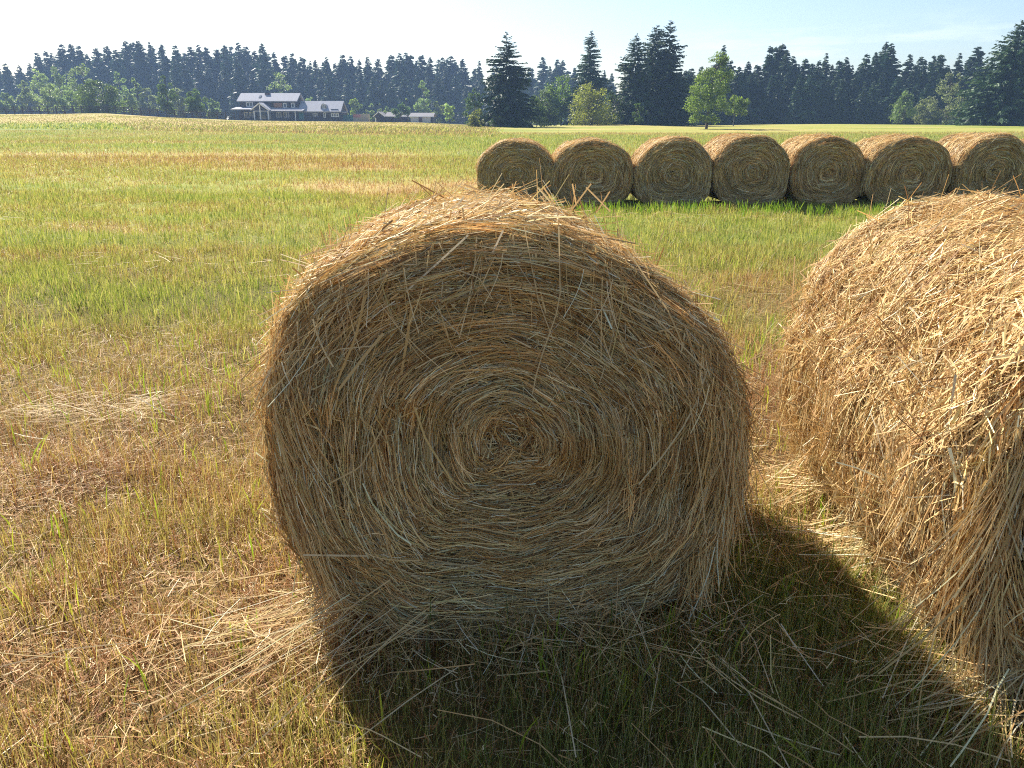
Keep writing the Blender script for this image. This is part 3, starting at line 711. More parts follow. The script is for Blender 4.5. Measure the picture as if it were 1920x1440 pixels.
# forest conifers: shared meshes, one object each
fcon = [conifer_mesh(100 + i, 40, 8, 9, R=[.17, .19, .21, .18, .20, .16, .22, .19][i], power=[.62, .72, .68, .8, .6, .7, .66, .55][i], irregular=.35, droop=.35, size=1.35, sparse_top=.1) for i in range(8)]
skyx = [-120, -60, 0, 14, 30, 55, 75, 92, 108, 140, 157, 170, 183, 200, 220, 236, 256, 270, 280, 300, 323, 346, 373, 388, 403, 420, 437, 461, 475, 490, 505, 525, 545, 558, 575, 590, 600, 620, 635, 650, 665, 680, 695, 715, 740, 755, 766, 775, 795, 810, 833, 848, 870, 900, 930, 975, 1017, 1030, 1043, 1053, 1075, 1130, 1180]
skyy = [118, 112, 115, 122, 116, 121, 117, 96, 93, 80, 80, 83, 98, 88, 84, 90, 74, 76, 75, 77, 80, 82, 85, 82, 86, 90, 82, 78, 84, 92, 80, 95, 101, 97, 104, 112, 110, 105, 116, 100, 104, 109, 105, 108, 100, 98, 97, 100, 100, 104, 105, 102, 108, 112, 118, 122, 105, 122, 110, 110, 125, 130, 125]
GF = 'conifers of the forest edge'
def region_label(px):
    if px < 430: return 'dark conifer in the hazy forest on the left, beyond the pale broadleaf trees'
    if px < 660: return 'dark blue-green conifer in the forest directly behind the farmhouse'
    if px < 880: return 'dark conifer in the hazy forest behind the sheds and container'
    if px < 1300: return 'hazy distant conifer showing between the big dark spruces in mid-field'
    return 'dark conifer in the right-hand forest beyond the row of bales'
def fconifer(px, top, D, wide=1.0, label=None):
    x = xcol(px, D); z = float(zg(x, D)); H = zray(top, D) - z
    i = rng.integers(0, 8); s = H * wide * rng.uniform(.85, 1.15)
    tree('conifer', 'conifer', label or region_label(px), GF, fcon[i], (x, D, z - .2), rng.uniform(0, TAU), (s, s, H))
# front row follows the skyline, rows in front of and behind it fill in
for px, py in zip(skyx, skyy):
    fconifer(px, py, rng.uniform(255, 275), 1.05)
for a in np.arange(-120, 1150, 18.5):
    px = a + rng.uniform(-6, 6); py = np.interp(px, skyx, skyy)
    if rng.random() < .9: fconifer(px, py + rng.uniform(4, 18), rng.uniform(276, 296), 1.25)
for a in np.arange(330, 930, 17.0):
    px = a + rng.uniform(-7, 7); py = np.interp(px, skyx, skyy)
    fconifer(px, py + rng.uniform(18, 50), rng.uniform(236, 252), 1.15)
rsky = [(1290, 125), (1308, 122), (1330, 118), (1346, 82), (1362, 110), (1378, 122), (1393, 113), (1410, 118), (1431, 83), (1442, 84), (1452, 78), (1462, 92), (1475, 103), (1486, 118), (1497, 106), (1512, 116), (1523, 110),
        (1535, 97), (1548, 118), (1560, 110), (1573, 105), (1585, 120), (1598, 118), (1609, 98), (1625, 95), (1641, 75), (1650, 79), (1664, 118), (1688, 99), (1700, 118), (1709, 103), (1716, 108), (1732, 101), (1744, 99), (1760, 120), (1779, 97), (1795, 115), (1808, 84), (1822, 112), (1840, 120),
        (1930, 118), (1955, 110), (1985, 104), (2015, 112), (2050, 100)]
for px, py in rsky: fconifer(px, py, rng.uniform(165, 175), 1.15)
for a in np.arange(1285, 2050, 17.0): fconifer(a + rng.uniform(-5, 5), rng.uniform(128, 158), rng.uniform(158, 164), 1.35)
for a in np.arange(1285, 2050, 19.0): fconifer(a + rng.uniform(-5, 5), rng.uniform(122, 140), rng.uniform(178, 188), 1.3)

# big single conifers in mid-field
def bigcon(px, top, D, halfpx, seed, label, basepx=None, rot=0, **kw):
    x = xcol(px, D); z = float(zg(x, D)); H = zray(top, D) - z
    R = halfpx / 1523 * D
    parts = conifer_mesh(seed, kw.pop('nlev', 56), 10, 26, R=R / H, size=.5, **kw)
    tree('conifer', 'conifer', label, 'big dark conifers in mid-field', parts, (x, D, z - .1), rot, (H, H, H))
bigcon(950, 58, 112, 66, 11, 'tall dark conifer with sparse pointed top, left of the mid-field group', sparse_top=.55, power=.75, irregular=.3, droop=.45)
bigcon(1104, 56, 135, 50, 12, 'slim dark conifer rising behind the olive bush', sparse_top=.25, power=.75, irregular=.35, droop=.5)
bigcon(1186, 63, 122, 54, 13, 'left and lowest of the three joined dark conifers', sparse_top=.3, power=.7, irregular=.3, droop=.4)
bigcon(1222, 46, 126, 62, 14, 'middle one of the three joined dark conifers', sparse_top=.2, power=.65, irregular=.3, droop=.35)
bigcon(1246, 37, 124, 58, 15, 'right and tallest of the three joined dark conifers', sparse_top=.4, power=.7, irregular=.4, droop=.35)
bigcon(1880, 36, 118, 92, 16, 'broad dark conifer standing tall near the right edge', sparse_top=.2, power=.75, irregular=.2, droop=.3, nlev=54)
bigcon(1935, 92, 124, 60, 17, 'dark conifer cut off by the right edge, behind the broad one', sparse_top=.2, power=.7)

# broadleaf trees and bushes
PALE = np.array([(.19, .26, .10), (.23, .30, .12), (.16, .22, .09)])
MID = np.array([(.085, .14, .03), (.11, .17, .036), (.065, .11, .026)])
DARK = np.array([(.04, .07, .018), (.055, .09, .022), (.032, .055, .016)])
BRIGHT = np.array([(.13, .21, .025), (.17, .25, .03), (.10, .17, .022)])
OLIVE = np.array([(.17, .20, .045), (.23, .255, .06), (.125, .155, .035)])
SILVER = np.array([(.20, .24, .13), (.24, .28, .15), (.17, .21, .11)])
ROUND = [(.12, .55, .55), (.3, .95, .95), (.5, 1, 1), (.75, .85, .8), (.97, .3, .3)]
TALL = [(.1, .6, .6), (.25, .95, .9), (.5, .9, .95), (.75, .6, .65), (.98, .15, .15)]
BUSH = [(.03, .85, .85), (.2, 1, 1), (.5, .95, .95), (.8, .65, .65), (.97, .3, .3)]
def bl(kind, px, top, D, halfpx, label, cols, env, seed, nleaf=3500, nblob=30, leafpx=2.6, group='trees and bushes around the meadow', **kw):
    x = xcol(px, D); z = float(zg(x, D)); H = zray(top, D) - z; W = halfpx / 1523 * D
    parts = broadleaf_mesh(seed, env, H, W, nblob, nleaf, leafpx / 1523 * D, cols, **kw)
    tree(kind, 'bush' if kind == 'bush' else 'tree', label, group, parts, (x, D, z - .05))
bl('broadleaf_tree', 1325, 98, 97, 45, 'lone light green tree with short red-brown trunk, above the fourth bale', np.array([(.12, .18, .04), (.15, .21, .045), (.10, .15, .035)]),
   [(.10, .75, .6), (.22, 1.0, .85), (.4, .9, .95), (.6, .75, .95), (.8, .5, .85), (.93, .1, .75), (1.0, -.15, .5)], 31, 9000, 60, 2.6, trunk_r=.022, trunk_h=.12)
bl('broadleaf_tree', 1376, 180, 116, 29, 'small bright green round-headed tree right of the lone taller tree', BRIGHT, [(.4, .7, .7), (.55, 1, 1), (.75, .9, .95), (1.0, .3, .4)], 32, 2200, 22, 2.6, trunk_r=.022, trunk_h=.4, bark='pale_bark')
bl('bush', 1108, 152, 116, 50, 'olive yellow-green spreading bush before the slim dark conifer', OLIVE, BUSH, 33, 5500, 44, 2.6, stems=4)
bl('broadleaf_tree', 1052, 140, 138, 46, 'fresh green rounded tree behind the olive bush', MID * 1.15, BUSH, 34, 6000, 44, 2.8)
bl('bush', 1003, 178, 118, 30, 'dark bush at the right foot of the sparse-topped conifer', DARK, BUSH, 35, 2600, 24, 2.6, stems=3)
bl('bush', 1020, 165, 136, 34, 'grey-green bush between the sparse-topped conifer and the fresh green tree', PALE * .8, BUSH, 36, 4200, 36, 2.8, stems=3)
bl('bush', 1150, 172, 119, 30, 'dark bush filling the gap between the olive bush and the three joined conifers', DARK, BUSH, 51, 2400, 24, 2.6, stems=3)
bl('bush', 890, 163, 128, 24, 'dark rounded bush at the left of the sparse-topped conifer', DARK * 1.2, BUSH, 37, 2400, 24, 2.6)
bl('bush', 893, 203, 108, 22, 'low olive shrub at the left foot of the sparse-topped conifer', OLIVE * .8, BUSH, 38, 1400, 18, 2.4, stems=3)
bl('bush', 930, 212, 108, 18, 'low dark shrub under the sparse-topped conifer', DARK * 1.2, BUSH, 48, 1000, 14, 2.4, stems=3)
bl('bush', 1196, 193, 116, 22, 'low green shrub at the foot of the three joined conifers', MID * .8, BUSH, 39, 1200, 16, 2.4, stems=3)
bl('broadleaf_tree', 843, 187, 165, 16, 'young light green tree standing alone right of the white shed', PALE * 1.15, ROUND, 40, 1500, 18, 2.4)
bl('broadleaf_tree', 795, 150, 205, 21, 'tall pale tree at the forest edge behind the white shed', PALE, TALL, 41, 2200, 26, 2.6)
bl('broadleaf_tree', 820, 185, 200, 15, 'grey-green tree behind and between the white shed and the young tree', PALE * .8, TALL, 49, 1200, 18, 2.6)
bl('broadleaf_tree', 668, 178, 205, 14, 'bright green tree behind the tan container', BRIGHT * 1.2, ROUND, 42, 1600, 20, 2.4)
bl('broadleaf_tree', 752, 193, 172, 19, 'small dark tree leaning before the gap between the two sheds', DARK * 1.3, [(.3, .6, .7), (.45, 1, .95), (.7, .8, 1), (.97, .3, .5)], 43, 1800, 20, 2.4, trunk_r=.035)
for i, (px, tp, hf) in enumerate([(698, 194, 10), (712, 192, 9), (726, 199, 10), (763, 182, 9), (688, 205, 9), (804, 196, 8), (648, 200, 7)]):
    bl('bush', px, tp, 207, hf, ['pale feathery shrub behind the ridge of the brown shed', 'taller pale shrub behind the brown shed', 'yellowish shrub over the brown shed roof', 'slim pale sapling above the leaning dark tree', 'low pale shrub between container and brown shed', 'slim pale shrub over the white shed roof end', 'green shrub at the right end of the farmhouse'][i], PALE * (1.1 if i != 6 else 1.3), TALL, 60 + i, 700, 12, 2.4, stems=2)
bl('broadleaf_tree', 530, 135, 226, 26, 'broad green tree rising behind the farmhouse chimney roof', PALE * .95, ROUND, 44, 2600, 28, 2.6)
bl('bush', 585, 172, 215, 10, 'small yellowish tree peeping over the farmhouse wing roof', PALE * 1.3, ROUND, 45, 700, 12, 2.4)
bl('broadleaf_tree', 192, 153, 150, 49, 'wide dark green tree on the mound, largest on the left', MID * .8, [(.04, .8, .8), (.25, 1, 1), (.6, .95, .9), (.85, .6, .5), (1, .2, .2)], 46, 6500, 52, 2.6, stems=3)
bl('broadleaf_tree', 318, 140, 156, 23, 'narrow upright dark green tree behind the left fence', MID * .75, TALL, 47, 3000, 30, 2.6, trunk_r=.02)
bl('broadleaf_tree', 373, 163, 156, 24, 'rounded dark green tree with bare trunk left of the farmhouse', MID * .8, ROUND, 50, 2800, 28, 2.6, trunk_r=.022)
lefts = [(18, 172, 22, 'pale small tree at the far left edge'), (55, 150, 22, 'pale narrow tree second in from the left edge'), (103, 158, 28, 'pale grey-green tree before the taller left grove'), (85, 128, 26, 'tall pale tree at the left end of the grove'),
         (122, 124, 26, 'pale green leafy tree with domed top in the left grove'), (168, 117, 30, 'tallest broadleaf tree of the left grove, above the wide dark tree'), (232, 134, 24, 'rounded pale tree above right of the wide dark tree'),
         (264, 136, 15, 'slim cone-shaped pale tree right of the rounded pale tree'), (282, 163, 24, 'silvery pale tree left of the narrow upright tree'), (338, 160, 24, 'silvery tree between the narrow upright and rounded dark trees'),
         (140, 165, 26, 'dark-based pale tree just left of the wide dark tree'), (-30, 165, 26, 'pale tree cut off by the left edge'), (245, 170, 22, 'low pale tree behind the right side of the wide dark tree'), (402, 185, 16, 'low grey shrub left of the farmhouse porch')]
for i, (px, tp, hf, lb) in enumerate(lefts):
    bl('broadleaf_tree' if i != 13 else 'bush', px, tp, 190 + 12 * math.sin(i * 2.4) + (15 if tp < 140 else 0), hf, lb, (SILVER * .75 if 'silver' in lb else PALE * (.8 + .08 * (i % 4))), TALL if hf < 25 else ROUND, 80 + i, 2000, 26, 2.8)
rights = [(1690, 168, 30, PALE * .75, TALL, 'green loose tree at the foot of the right-hand forest'), (1772, 136, 40, SILVER * .72, [(.03, .9, .9), (.3, 1, 1), (.6, .8, .8), (.85, .5, .5), (1, .2, .2)], 'big silvery willow-like tree left of the broad right conifer'),
          (1735, 178, 28, SILVER * .7, BUSH, 'lower silvery tree left of the willow-like tree'), (1815, 165, 24, MID * .9, BUSH, 'dark green bush tight against the broad right conifer'), (1668, 195, 20, MID * .6, BUSH, 'low dark bush beside the green loose tree')]
for i, (px, tp, hf, c, e, lb) in enumerate(rights): bl('broadleaf_tree' if 'bush' not in lb else 'bush', px, tp, 142 + 4 * i, hf, lb, c, e, 120 + i, 3600 if i == 1 else 2400, 36, 2.6, stems=2)

# ------------------------------------------------------------------ farm buildings
M['darkwood'] = plain('dark_timber', (.028, .017, .014), (.05, .032, .026), 2, .85, stretch=(.4, 1, 6))
M['metalroof'] = plain('pale_metal_roof', (.30, .30, .33), (.37, .37, .40), 1.2, .8, stretch=(6, .3, .3), spec=.05)
M['white'] = plain('white_paint', (.7, .7, .7), (.8, .8, .79), 3, .6)
M['glass'] = plain('window_glass', (.02, .03, .04), (.05, .07, .09), .6, .08, spec=.8)
M['brick'] = plain('chimney_brick', (.06, .035, .03), (.11, .06, .05), 8, .9)
M['ply'] = plain('bare_plywood', (.30, .14, .07), (.40, .2, .1), 2, .8)
M['tan'] = plain('tan_steel', (.36, .31, .24), (.43, .38, .3), 1.5, .6, stretch=(8, 1, .4))
M['red'] = plain('faded_red_paint', (.34, .10, .11), (.46, .2, .2), 3, .7)
M['teal'] = plain('teal_paint', (.03, .14, .15), (.05, .2, .2), 2, .7, stretch=(6, 1, .4))
M['shingle'] = plain('grey_shingles', (.13, .12, .13), (.2, .19, .2), 5, .9)
M['maroon'] = plain('maroon_door_paint', (.07, .02, .025), (.09, .03, .03), 3, .7)
M['shedwhite'] = plain('off_white_boards', (.5, .48, .44), (.6, .58, .53), 2, .8, stretch=(5, 1, .3))
M['fencewood'] = plain('dark_fence_wood', (.04, .03, .025), (.07, .055, .045), 3, .9)
M['gravel'] = plain('pale_gravel', (.38, .32, .24), (.5, .43, .34), 4, .95)

HD = 186.0; HX = xcol(545, HD); 
hz0 = float(zg(HX, HD))
mx = lambda zx: (420 + zx / 8 - 545) / F * (HD * cp)          # metres right of the house origin for a column of the study crop
mz = lambda zy: zray(160 + zy / 8, HD) - zray(160 + 518 / 8, HD)
house = empty('farmhouse', (HX, HD, zray(160 + 518 / 8, HD)))
tag(house, 'two-storey dark timber farmhouse with pale metal roofs, porch gable and lower wing', 'house')
def win(x0, x1, z0, z1, y, panes=2, fw=.16, par=None):
    par = par or house
    f = MB(); f.box(x0, x1, y - .10, y, z0, z0 + fw).box(x0, x1, y - .10, y, z1 - fw, z1)
    xs = np.linspace(x0 + fw / 2, x1 - fw / 2, panes + 1)
    for q in xs: f.box(q - fw / 2, q + fw / 2, y - .11, y, z0 + fw, z1 - fw)
    o = f.build('window', M['white'], par)
    g = MB().box(x0 + .05, x1 - .05, y - .05, y - .012, z0 + .05, z1 - .05).build('pane', M['glass'], o)
    return o
W_ = MB()
W_.box(mx(232), mx(1100), 0, 9.0, -1.2, mz(395)).build('ground_floor_wall', M['darkwood'], house)
MB().box(mx(232), mx(1100), 1.6, 7.4, mz(395), mz(248)).build('upper_wall', M['darkwood'], house)
MB().xprism([(1.6, mz(248)), (7.4, mz(248)), (4.5, mz(140))], mx(250), mx(1085)).build('gable_wall', M['darkwood'], house)
ez, rz_ = mz(246), mz(122)
r = MB().xprism([(.9, ez), (4.5, rz_), (4.5, rz_ + .22), (.85, ez + .2)], mx(200), mx(1105)).xprism([(4.5, rz_), (8.1, ez), (8.15, ez + .2), (4.5, rz_ + .22)], mx(200), mx(1105)).build('roof', M['metalroof'], house)
for i in range(24):
    q = mx(200) + (mx(1105) - mx(200)) * (i + .5) / 24
    pass
MB().box(mx(578), mx(650), 3.6, 5.2, mz(170), mz(105)).build('chimney', M['brick'], r)
sk = MB(); t0, t1 = .35, .65
sk.xprism([(.9 + 3.6 * t0, ez + (rz_ - ez) * t0 + .21), (.9 + 3.6 * t1, ez + (rz_ - ez) * t1 + .21), (.9 + 3.6 * t1, ez + (rz_ - ez) * t1 + .34), (.9 + 3.6 * t0, ez + (rz_ - ez) * t0 + .34)], mx(508), mx(540))
sk.build('skylight', M['glass'], r)
win(mx(325), mx(428), mz(318), mz(252), 1.6); win(mx(878), mx(932), mz(332), mz(262), 1.6, 1); win(mx(1000), mx(1052), mz(335), mz(258), 1.6, 1)
MB().box(mx(738), mx(860), 1.52, 1.595, mz(345), mz(262)).build('plywood_panel', M['ply'], house)
# porch roofs in front of the ground floor
MB().xprism([(-2.4, mz(372)), (1.6, mz(338)), (1.6, mz(338) + .2), (-2.4, mz(372) + .2)], mx(170), mx(520)).build('porch_roof', M['metalroof'], house)
MB().xprism([(-2.0, mz(392)), (1.6, mz(345)), (1.6, mz(345) + .2), (-2.0, mz(392) + .2)], mx(700), mx(1225)).build('veranda_roof', M['metalroof'], house)
# central gable
ap, gl, gr_ = (mx(605), mz(280)), (mx(470), mz(378)), (mx(745), mz(385))
MB().prism([(gl[0] + .3, gl[1] - .1), (ap[0], ap[1] - .25), (gr_[0] - .3, gr_[1] - .1)], -2.1, 1.6).build('porch_gable', M['darkwood'], house)
gm = MB().prism([gl, ap, (ap[0], ap[1] + .28), (gl[0] - .1, gl[1] + .22)], -2.6, 2.2).prism([ap, gr_, (gr_[0] + .1, gr_[1] + .22), (ap[0], ap[1] + .28)], -2.6, 2.2).build('gable_roof', M['metalroof'], house)
tr = MB().bar((gl[0], -2.68, gl[1] + .05), (ap[0], -2.68, ap[1] + .1), .11).bar((ap[0], -2.68, ap[1] + .1), (gr_[0], -2.68, gr_[1] + .05), .11)
for q in (515, 605, 722): tr.bar((mx(q), -2.5, mz(515)), (mx(q), -2.5, mz(385) if q != 605 else mz(300)), .11)
tr.box(mx(515), mx(722), -2.6, -2.4, mz(392), mz(384)); tr.build('gable_trim', M['white'], house)
MB().box(mx(520), mx(718), -.14, -.02, mz(505), mz(395)).build('porch_glazing', M['glass'], house)
for q0, q1, p in ((312, 402, 2), (410, 462, 1), (795, 870, 2), (905, 985, 2)): win(mx(q0), mx(q1), mz(480), mz(400), -.02, p, .10)
for q in (240, 330, 420, 990, 1065, 1110, 1240):
    MB().box(mx(q) - .07, mx(q) + .07, -1.95, -1.8, -.3, mz(388)).build('veranda_post', M['white'] if q == 1110 else M['darkwood'], house)
MB().box(mx(235), mx(500), -1.98, -1.9, mz(475), mz(468)).box(mx(235), mx(500), -1.98, -1.9, mz(495), mz(490)).build('porch_rail', M['darkwood'], house)
# lower wing
MB().box(mx(1100), mx(1762), .4, 7.0, -1.2, mz(400)).build('wing_wall', M['darkwood'], house)
wr_ = MB().xprism([(-.3, mz(405)), (3.7, mz(245)), (3.7, mz(245) + .22), (-.35, mz(405) + .2)], mx(1120), mx(1768)).xprism([(3.7, mz(245)), (7.6, mz(405)), (7.65, mz(405) + .2), (3.7, mz(245) + .22)], mx(1120), mx(1768)).build('wing_roof', M['metalroof'], house)
MB().xprism([(.4, mz(400)), (7.0, mz(400)), (3.7, mz(262))], mx(1125), mx(1755)).build('wing_gable', M['darkwood'], house)
th = np.linspace(0, math.pi, 9)
dc, dr_ = mx(1500), (mx(1545) - mx(1455)) / 2
dm = MB().prism([(dc + dr_ * .85 * math.cos(a), mz(345) + dr_ * 1.35 * math.sin(a)) for a in th], .9, 3.2); dm.build('dormer', M['darkwood'], wr_)
ar = MB()
for a, b in zip(th[:-1], th[1:]):
    p = lambda q, k: (dc + dr_ * k * math.cos(q), mz(345) + dr_ * 1.4 * k * math.sin(q))
    ar.prism([p(a, .9), p(a, 1.12), p(b, 1.12), p(b, .9)], .75, 3.4)
ar.build('dormer_roof', M['metalroof'], wr_)
win(mx(1482), mx(1522), mz(345), mz(283), .9, 1, .13, wr_)
sg = MB()
for q in np.linspace(1612, 1718, 6): sg.bar((mx(q), .35, mz(385) + .1), (mx(q), .35, mz(355)), .04)
sg.bar((mx(1608), .35, mz(358)), (mx(1722), .35, mz(358)), .05); sg.build('roof_rail', M['darkwood'], wr_)
win(mx(1335), mx(1402), mz(465), mz(415), .4, 2, .09); win(mx(1605), mx(1726), mz(475), mz(420), .4, 3, .17)
win(mx(1494), mx(1528), mz(490), mz(408), .4, 1, .13)
d = MB().box(mx(1125), mx(1200), .3, .39, mz(512), mz(410)).build('door', M['teal'], house); MB().box(mx(1190), mx(1194), .22, .3, mz(465), mz(458)).build('handle', M['white'], d)
MB().xprism([(.2, mz(412)), (3, mz(398)), (3, mz(398) + .12), (.2, mz(412) + .12)], mx(1770), mx(1830)).build('lean_to_roof', M['metalroof'], house)

def at(px, D): return xcol(px, D)
# teal board fence, container, sheds
D2 = 188.0; z2 = zray(227.5, D2)
teal = empty('board_fence', (at(653, D2), D2, z2)); tag(teal, 'teal painted board fence between farmhouse and container', 'fence')
wf = 18.5 / F * D2 * cp / 2
bm_ = MB()
for i in range(9): bm_.box(-wf + i * 2 * wf / 9 + .02, -wf + (i + 1) * 2 * wf / 9 - .02, -.03, .03, -.5, 1.35 + .05 * (i % 3))
bm_.build('boards', M['teal'], teal); MB().box(-wf, wf, .035, .10, .9, 1.0).box(-wf, wf, .035, .10, .2, .3).build('rail', M['teal'], teal)
cont = empty('shipping_container', (at(676, D2), D2, z2)); tag(cont, 'tan shipping container with faded red sign on its side', 'container')
wc = 28.5 / F * D2 * cp / 2
MB().box(-wc, wc, 0, 2.4, -.3, 1.62).build('body', M['tan'], cont)
cr_ = MB()
for i in range(14):
    q = -wc + .15 + i * (2 * wc - .3) / 13; cr_.box(q - .045, q + .045, -.035, -.002, -.2, 1.55)
cr_.build('corrugation', M['tan'], cont)
MB().box(-wc + .1, -wc + 1.85, -.07, -.04, .85, 1.5).build('sign_panel', M['red'], cont)
D3 = 184.0; z3 = zray(228, D3)
def pxm(a): return a / F * D3 * cp
s1 = empty('shed', (at(732, D3), D3, z3)); tag(s1, 'low dark brown shed with white-trimmed gable, left of the leaning tree', 'shed', 'farm sheds')
h_e, h_r = zray(218.5, D3) - z3, zray(210.5, D3) - z3
MB().box(pxm(-28), pxm(30), 0, 5, -.3, h_e).build('wall', M['darkwood'], s1)
MB().prism([(pxm(-29), h_e - .1), (pxm(-20), h_r - .1), (pxm(-9), h_e - .1)], -.9, 4.9).build('front_gable', M['darkwood'], s1)
rf = MB().xprism([(-.4, h_e), (2.5, h_r - .1), (2.5, h_r + .05), (-.45, h_e + .12)], pxm(-9), pxm(32)).xprism([(2.5, h_r - .1), (5.4, h_e), (5.4, h_e + .14), (2.5, h_r + .05)], pxm(-9), pxm(32)).build('roof', M['shingle'], s1)
MB().prism([(pxm(-31), h_e - .15), (pxm(-20), h_r), (pxm(-20), h_r + .15), (pxm(-31), h_e)], -1.0, 5).prism([(pxm(-20), h_r), (pxm(-8), h_e - .15), (pxm(-8), h_e), (pxm(-20), h_r + .15)], -1.0, 5).build('gable_roof', M['shingle'], s1)
MB().bar((pxm(-31), -1.08, h_e - .05), (pxm(-20), -1.08, h_r + .1), .08).bar((pxm(-20), -1.08, h_r + .1), (pxm(-8), -1.08, h_e - .05), .08).bar((pxm(-8), -.5, h_e), (pxm(32), -.5, h_e), .07).build('trim', M['white'], s1)
MB().box(pxm(-27.3), pxm(-25.3), -.95, -.80, -.2, h_e - .3).build('porch_post', M['white'], s1)
s2 = empty('shed', (at(791, D3), D3, z3)); tag(s2, 'low off-white shed with maroon door and grey roof, right of the leaning tree', 'shed', 'farm sheds')
MB().box(pxm(-21), pxm(16), 0, 5, -.3, h_e).build('wall', M['shedwhite'], s2)
MB().box(pxm(16.02), pxm(20), .6, 5, -.3, h_e - .1).build('lean_to', M['darkwood'], s2)
MB().xprism([(-.5, h_e - .05), (2.5, h_r - .25), (2.5, h_r - .1), (-.55, h_e + .1)], pxm(-24), pxm(23)).xprism([(2.5, h_r - .25), (5.5, h_e - .05), (5.5, h_e + .1), (2.5, h_r - .1)], pxm(-24), pxm(23)).build('roof', M['shingle'], s2)
MB().box(pxm(-24), pxm(23), -.66, -.56, h_e - .1, h_e + .08).build('fascia', M['white'], s2)
d = MB().box(pxm(-6), pxm(.8), -.06, -.005, -.2, h_e - .12).build('door', M['maroon'], s2); MB().box(pxm(0), pxm(.3), -.12, -.065, .7, .85).build('handle', M['white'], d)

# dark rail fence along the left end of the meadow
fe = empty('rail_fence', (at(220, 146), 146, 0)); tag(fe, 'dark post and rail fence along the far left edge of the meadow', 'fence')
fx = [at(p, 146) for p in np.linspace(-80, 440, 34)]
def fz_(x): return float(zg(x, 146))
fo = at(220, 146)
for x in fx: MB().box(x - fo - .09, x - fo + .09, -.09, .09, fz_(x) - .3, fz_(x) + 1.35).build('post', M['fencewood'], fe)
rl = MB()
for a, b in zip(fx[:-1], fx[1:]):
    for h in (.45, .85, 1.22): rl.bar((a - fo, -.14, fz_(a) + h), (b - fo, -.14, fz_(b) + h), .045)
rl.build('rails', M['fencewood'], fe)

# gravel drive by the sheds
dv = []; 
for t in np.linspace(0, 1, 14):
    yy = 150 + 33 * t; c = at(np.interp(t, [0, .5, 1], [752, 772, 790]), yy); w = np.interp(t, [0, 1], [1.2, 6.5])
    dv.append([(c + w * q, yy, float(zg(c + w * q, yy)) + .06) for q in np.linspace(-1, 1, 7)])
V = np.array(dv).reshape(-1, 3); i = np.arange(13)[:, None] * 7 + np.arange(6)[None]
tag(link('driveway', qmesh('driveway', V, np.stack([i, i + 1, i + 8, i + 7], -1).reshape(-1, 4), M['gravel'], smooth=True)), 'pale gravel drive in front of the sheds', 'driveway', kind='structure')

# ------------------------------------------------------------------ haze
HAZE = .00045
hv = MB().box(-420, 420, -60, 420, -1.6, 48)
m, nt, N = nodes('haze_air')
pv = N('ShaderNodeVolumePrincipled'); pv.inputs['Color'].default_value = (.38, .58, 1, 1); pv.inputs['Density'].default_value = HAZE; pv.inputs['Anisotropy'].default_value = .2
out = N('ShaderNodeOutputMaterial'); nt.links.new(pv.outputs[0], out.inputs['Volume'])
tag(hv.build('haze', m), 'thin blue haze in the air over the meadow', 'haze', kind='stuff')

# ------------------------------------------------------------------ light, sky, camera
EL, AZ = 39.0, 35.0                    # sun height, and how far left of straight ahead
w = bpy.data.worlds.new('World'); bpy.context.scene.world = w; w.use_nodes = True
nt = w.node_tree; nt.nodes.clear(); N = lambda t, **k: _nd(nt, t, k)
sky = N('ShaderNodeTexSky', sky_type='NISHITA'); sky.sun_disc = False; sky.sun_elevation = rad(EL); sky.sun_rotation = rad(-AZ); sky.dust_density = 1.1; sky.ozone_density = 2.6; sky.air_density = 1.0
tc = N('ShaderNodeTexCoord'); mp = N('ShaderNodeMapping'); mp.inputs['Scale'].default_value = (5, 5, 38); mp.inputs['Rotation'].default_value = (0, 0, .3); nt.links.new(tc.outputs['Generated'], mp.inputs[0])
no = N('ShaderNodeTexNoise'); no.inputs['Scale'].default_value = 1.3; no.inputs['Detail'].default_value = 7; no.inputs['Roughness'].default_value = .6; nt.links.new(mp.outputs[0], no.inputs['Vector'])
rp = N('ShaderNodeValToRGB'); rp.color_ramp.elements[0].position = .52; rp.color_ramp.elements[1].position = .8; nt.links.new(no.outputs['Fac'], rp.inputs[0])
sx = N('ShaderNodeSeparateXYZ'); nt.links.new(tc.outputs['Generated'], sx.inputs[0])
el = N('ShaderNodeMapRange', interpolation_type='SMOOTHSTEP'); nt.links.new(sx.outputs['Z'], el.inputs['Value']); el.inputs['From Min'].default_value = .115; el.inputs['From Max'].default_value = .08
azm = N('ShaderNodeMapRange', interpolation_type='SMOOTHSTEP'); nt.links.new(sx.outputs['X'], azm.inputs['Value']); azm.inputs['From Min'].default_value = .12; azm.inputs['From Max'].default_value = .3
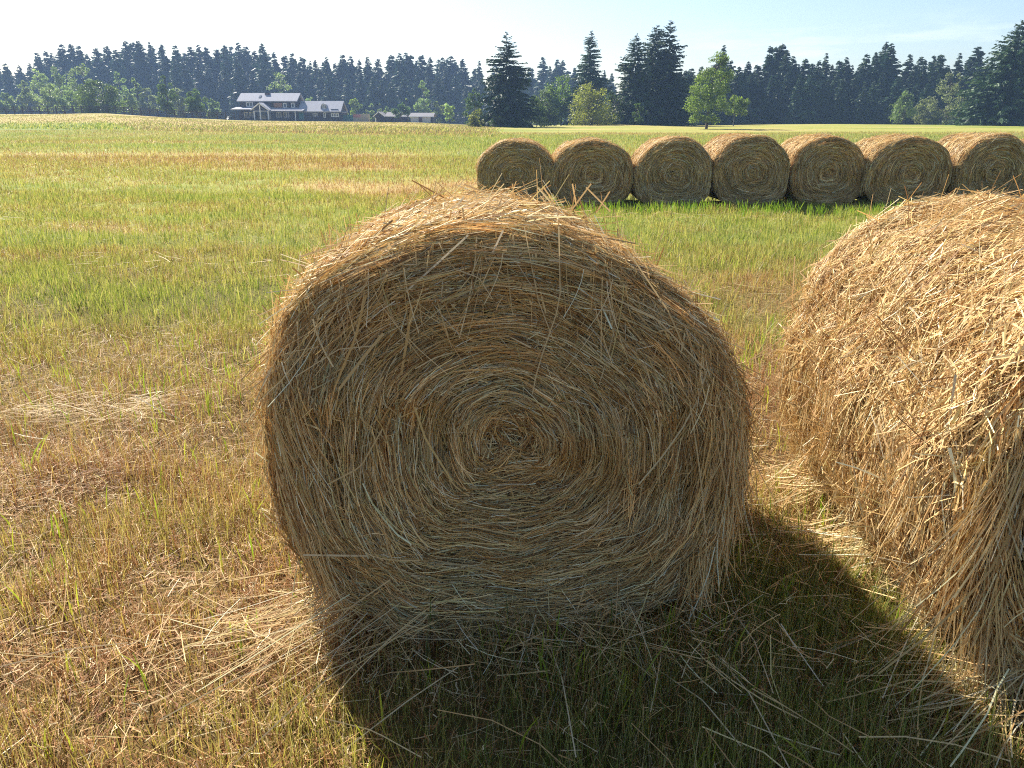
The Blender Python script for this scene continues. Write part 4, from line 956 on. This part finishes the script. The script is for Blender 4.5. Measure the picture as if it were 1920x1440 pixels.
m1 = N('ShaderNodeMath', operation='MULTIPLY'); nt.links.new(el.outputs[0], m1.inputs[0]); nt.links.new(azm.outputs[0], m1.inputs[1])
m2 = N('ShaderNodeMath', operation='MULTIPLY'); nt.links.new(m1.outputs[0], m2.inputs[0]); nt.links.new(rp.outputs[0], m2.inputs[1])
m3 = N('ShaderNodeMath', operation='MULTIPLY'); nt.links.new(m2.outputs[0], m3.inputs[0]); m3.inputs[1].default_value = .45
mixc = N('ShaderNodeMix', data_type='RGBA'); nt.links.new(m3.outputs[0], mixc.inputs[0]); nt.links.new(sky.outputs[0], mixc.inputs[6]); mixc.inputs[7].default_value = (9, 9.2, 9.8, 1)
bg = N('ShaderNodeBackground'); bg.inputs['Strength'].default_value = .066; nt.links.new(mixc.outputs[2], bg.inputs['Color'])
wo = N('ShaderNodeOutputWorld'); nt.links.new(bg.outputs[0], wo.inputs[0])

sl = bpy.data.lights.new('sun', 'SUN'); sl.energy = 5.0; sl.angle = rad(.53); sl.color = (1, .94, .84)
so = bpy.data.objects.new('sun', sl); C.objects.link(so)
from mathutils import Vector
sd = Vector((-math.sin(rad(AZ)) * math.cos(rad(EL)), math.cos(rad(AZ)) * math.cos(rad(EL)), math.sin(rad(EL))))
so.rotation_euler = sd.to_track_quat('Z', 'Y').to_euler(); so.location = (-40, 60, 60)

cam = bpy.data.cameras.new('camera'); cam.sensor_width = 36; cam.lens = 36 * F / 1920; cam.clip_end = 5000; cam.clip_start = .05
co = bpy.data.objects.new('camera', cam); C.objects.link(co); co.location = (0, 0, CAMH); co.rotation_euler = (math.pi / 2 - PITCH, 0, 0)
sc = bpy.context.scene; sc.camera = co
sc.view_settings.view_transform = 'Standard'; sc.view_settings.look = 'None'; sc.view_settings.exposure = 1.33; sc.view_settings.gamma = 1
sc.render.engine = 'CYCLES'; sc.cycles.max_bounces = 8; sc.cycles.transmission_bounces = 6; sc.cycles.volume_bounces = 1; sc.cycles.use_denoising = False; sc.cycles.filter_width = 1.1
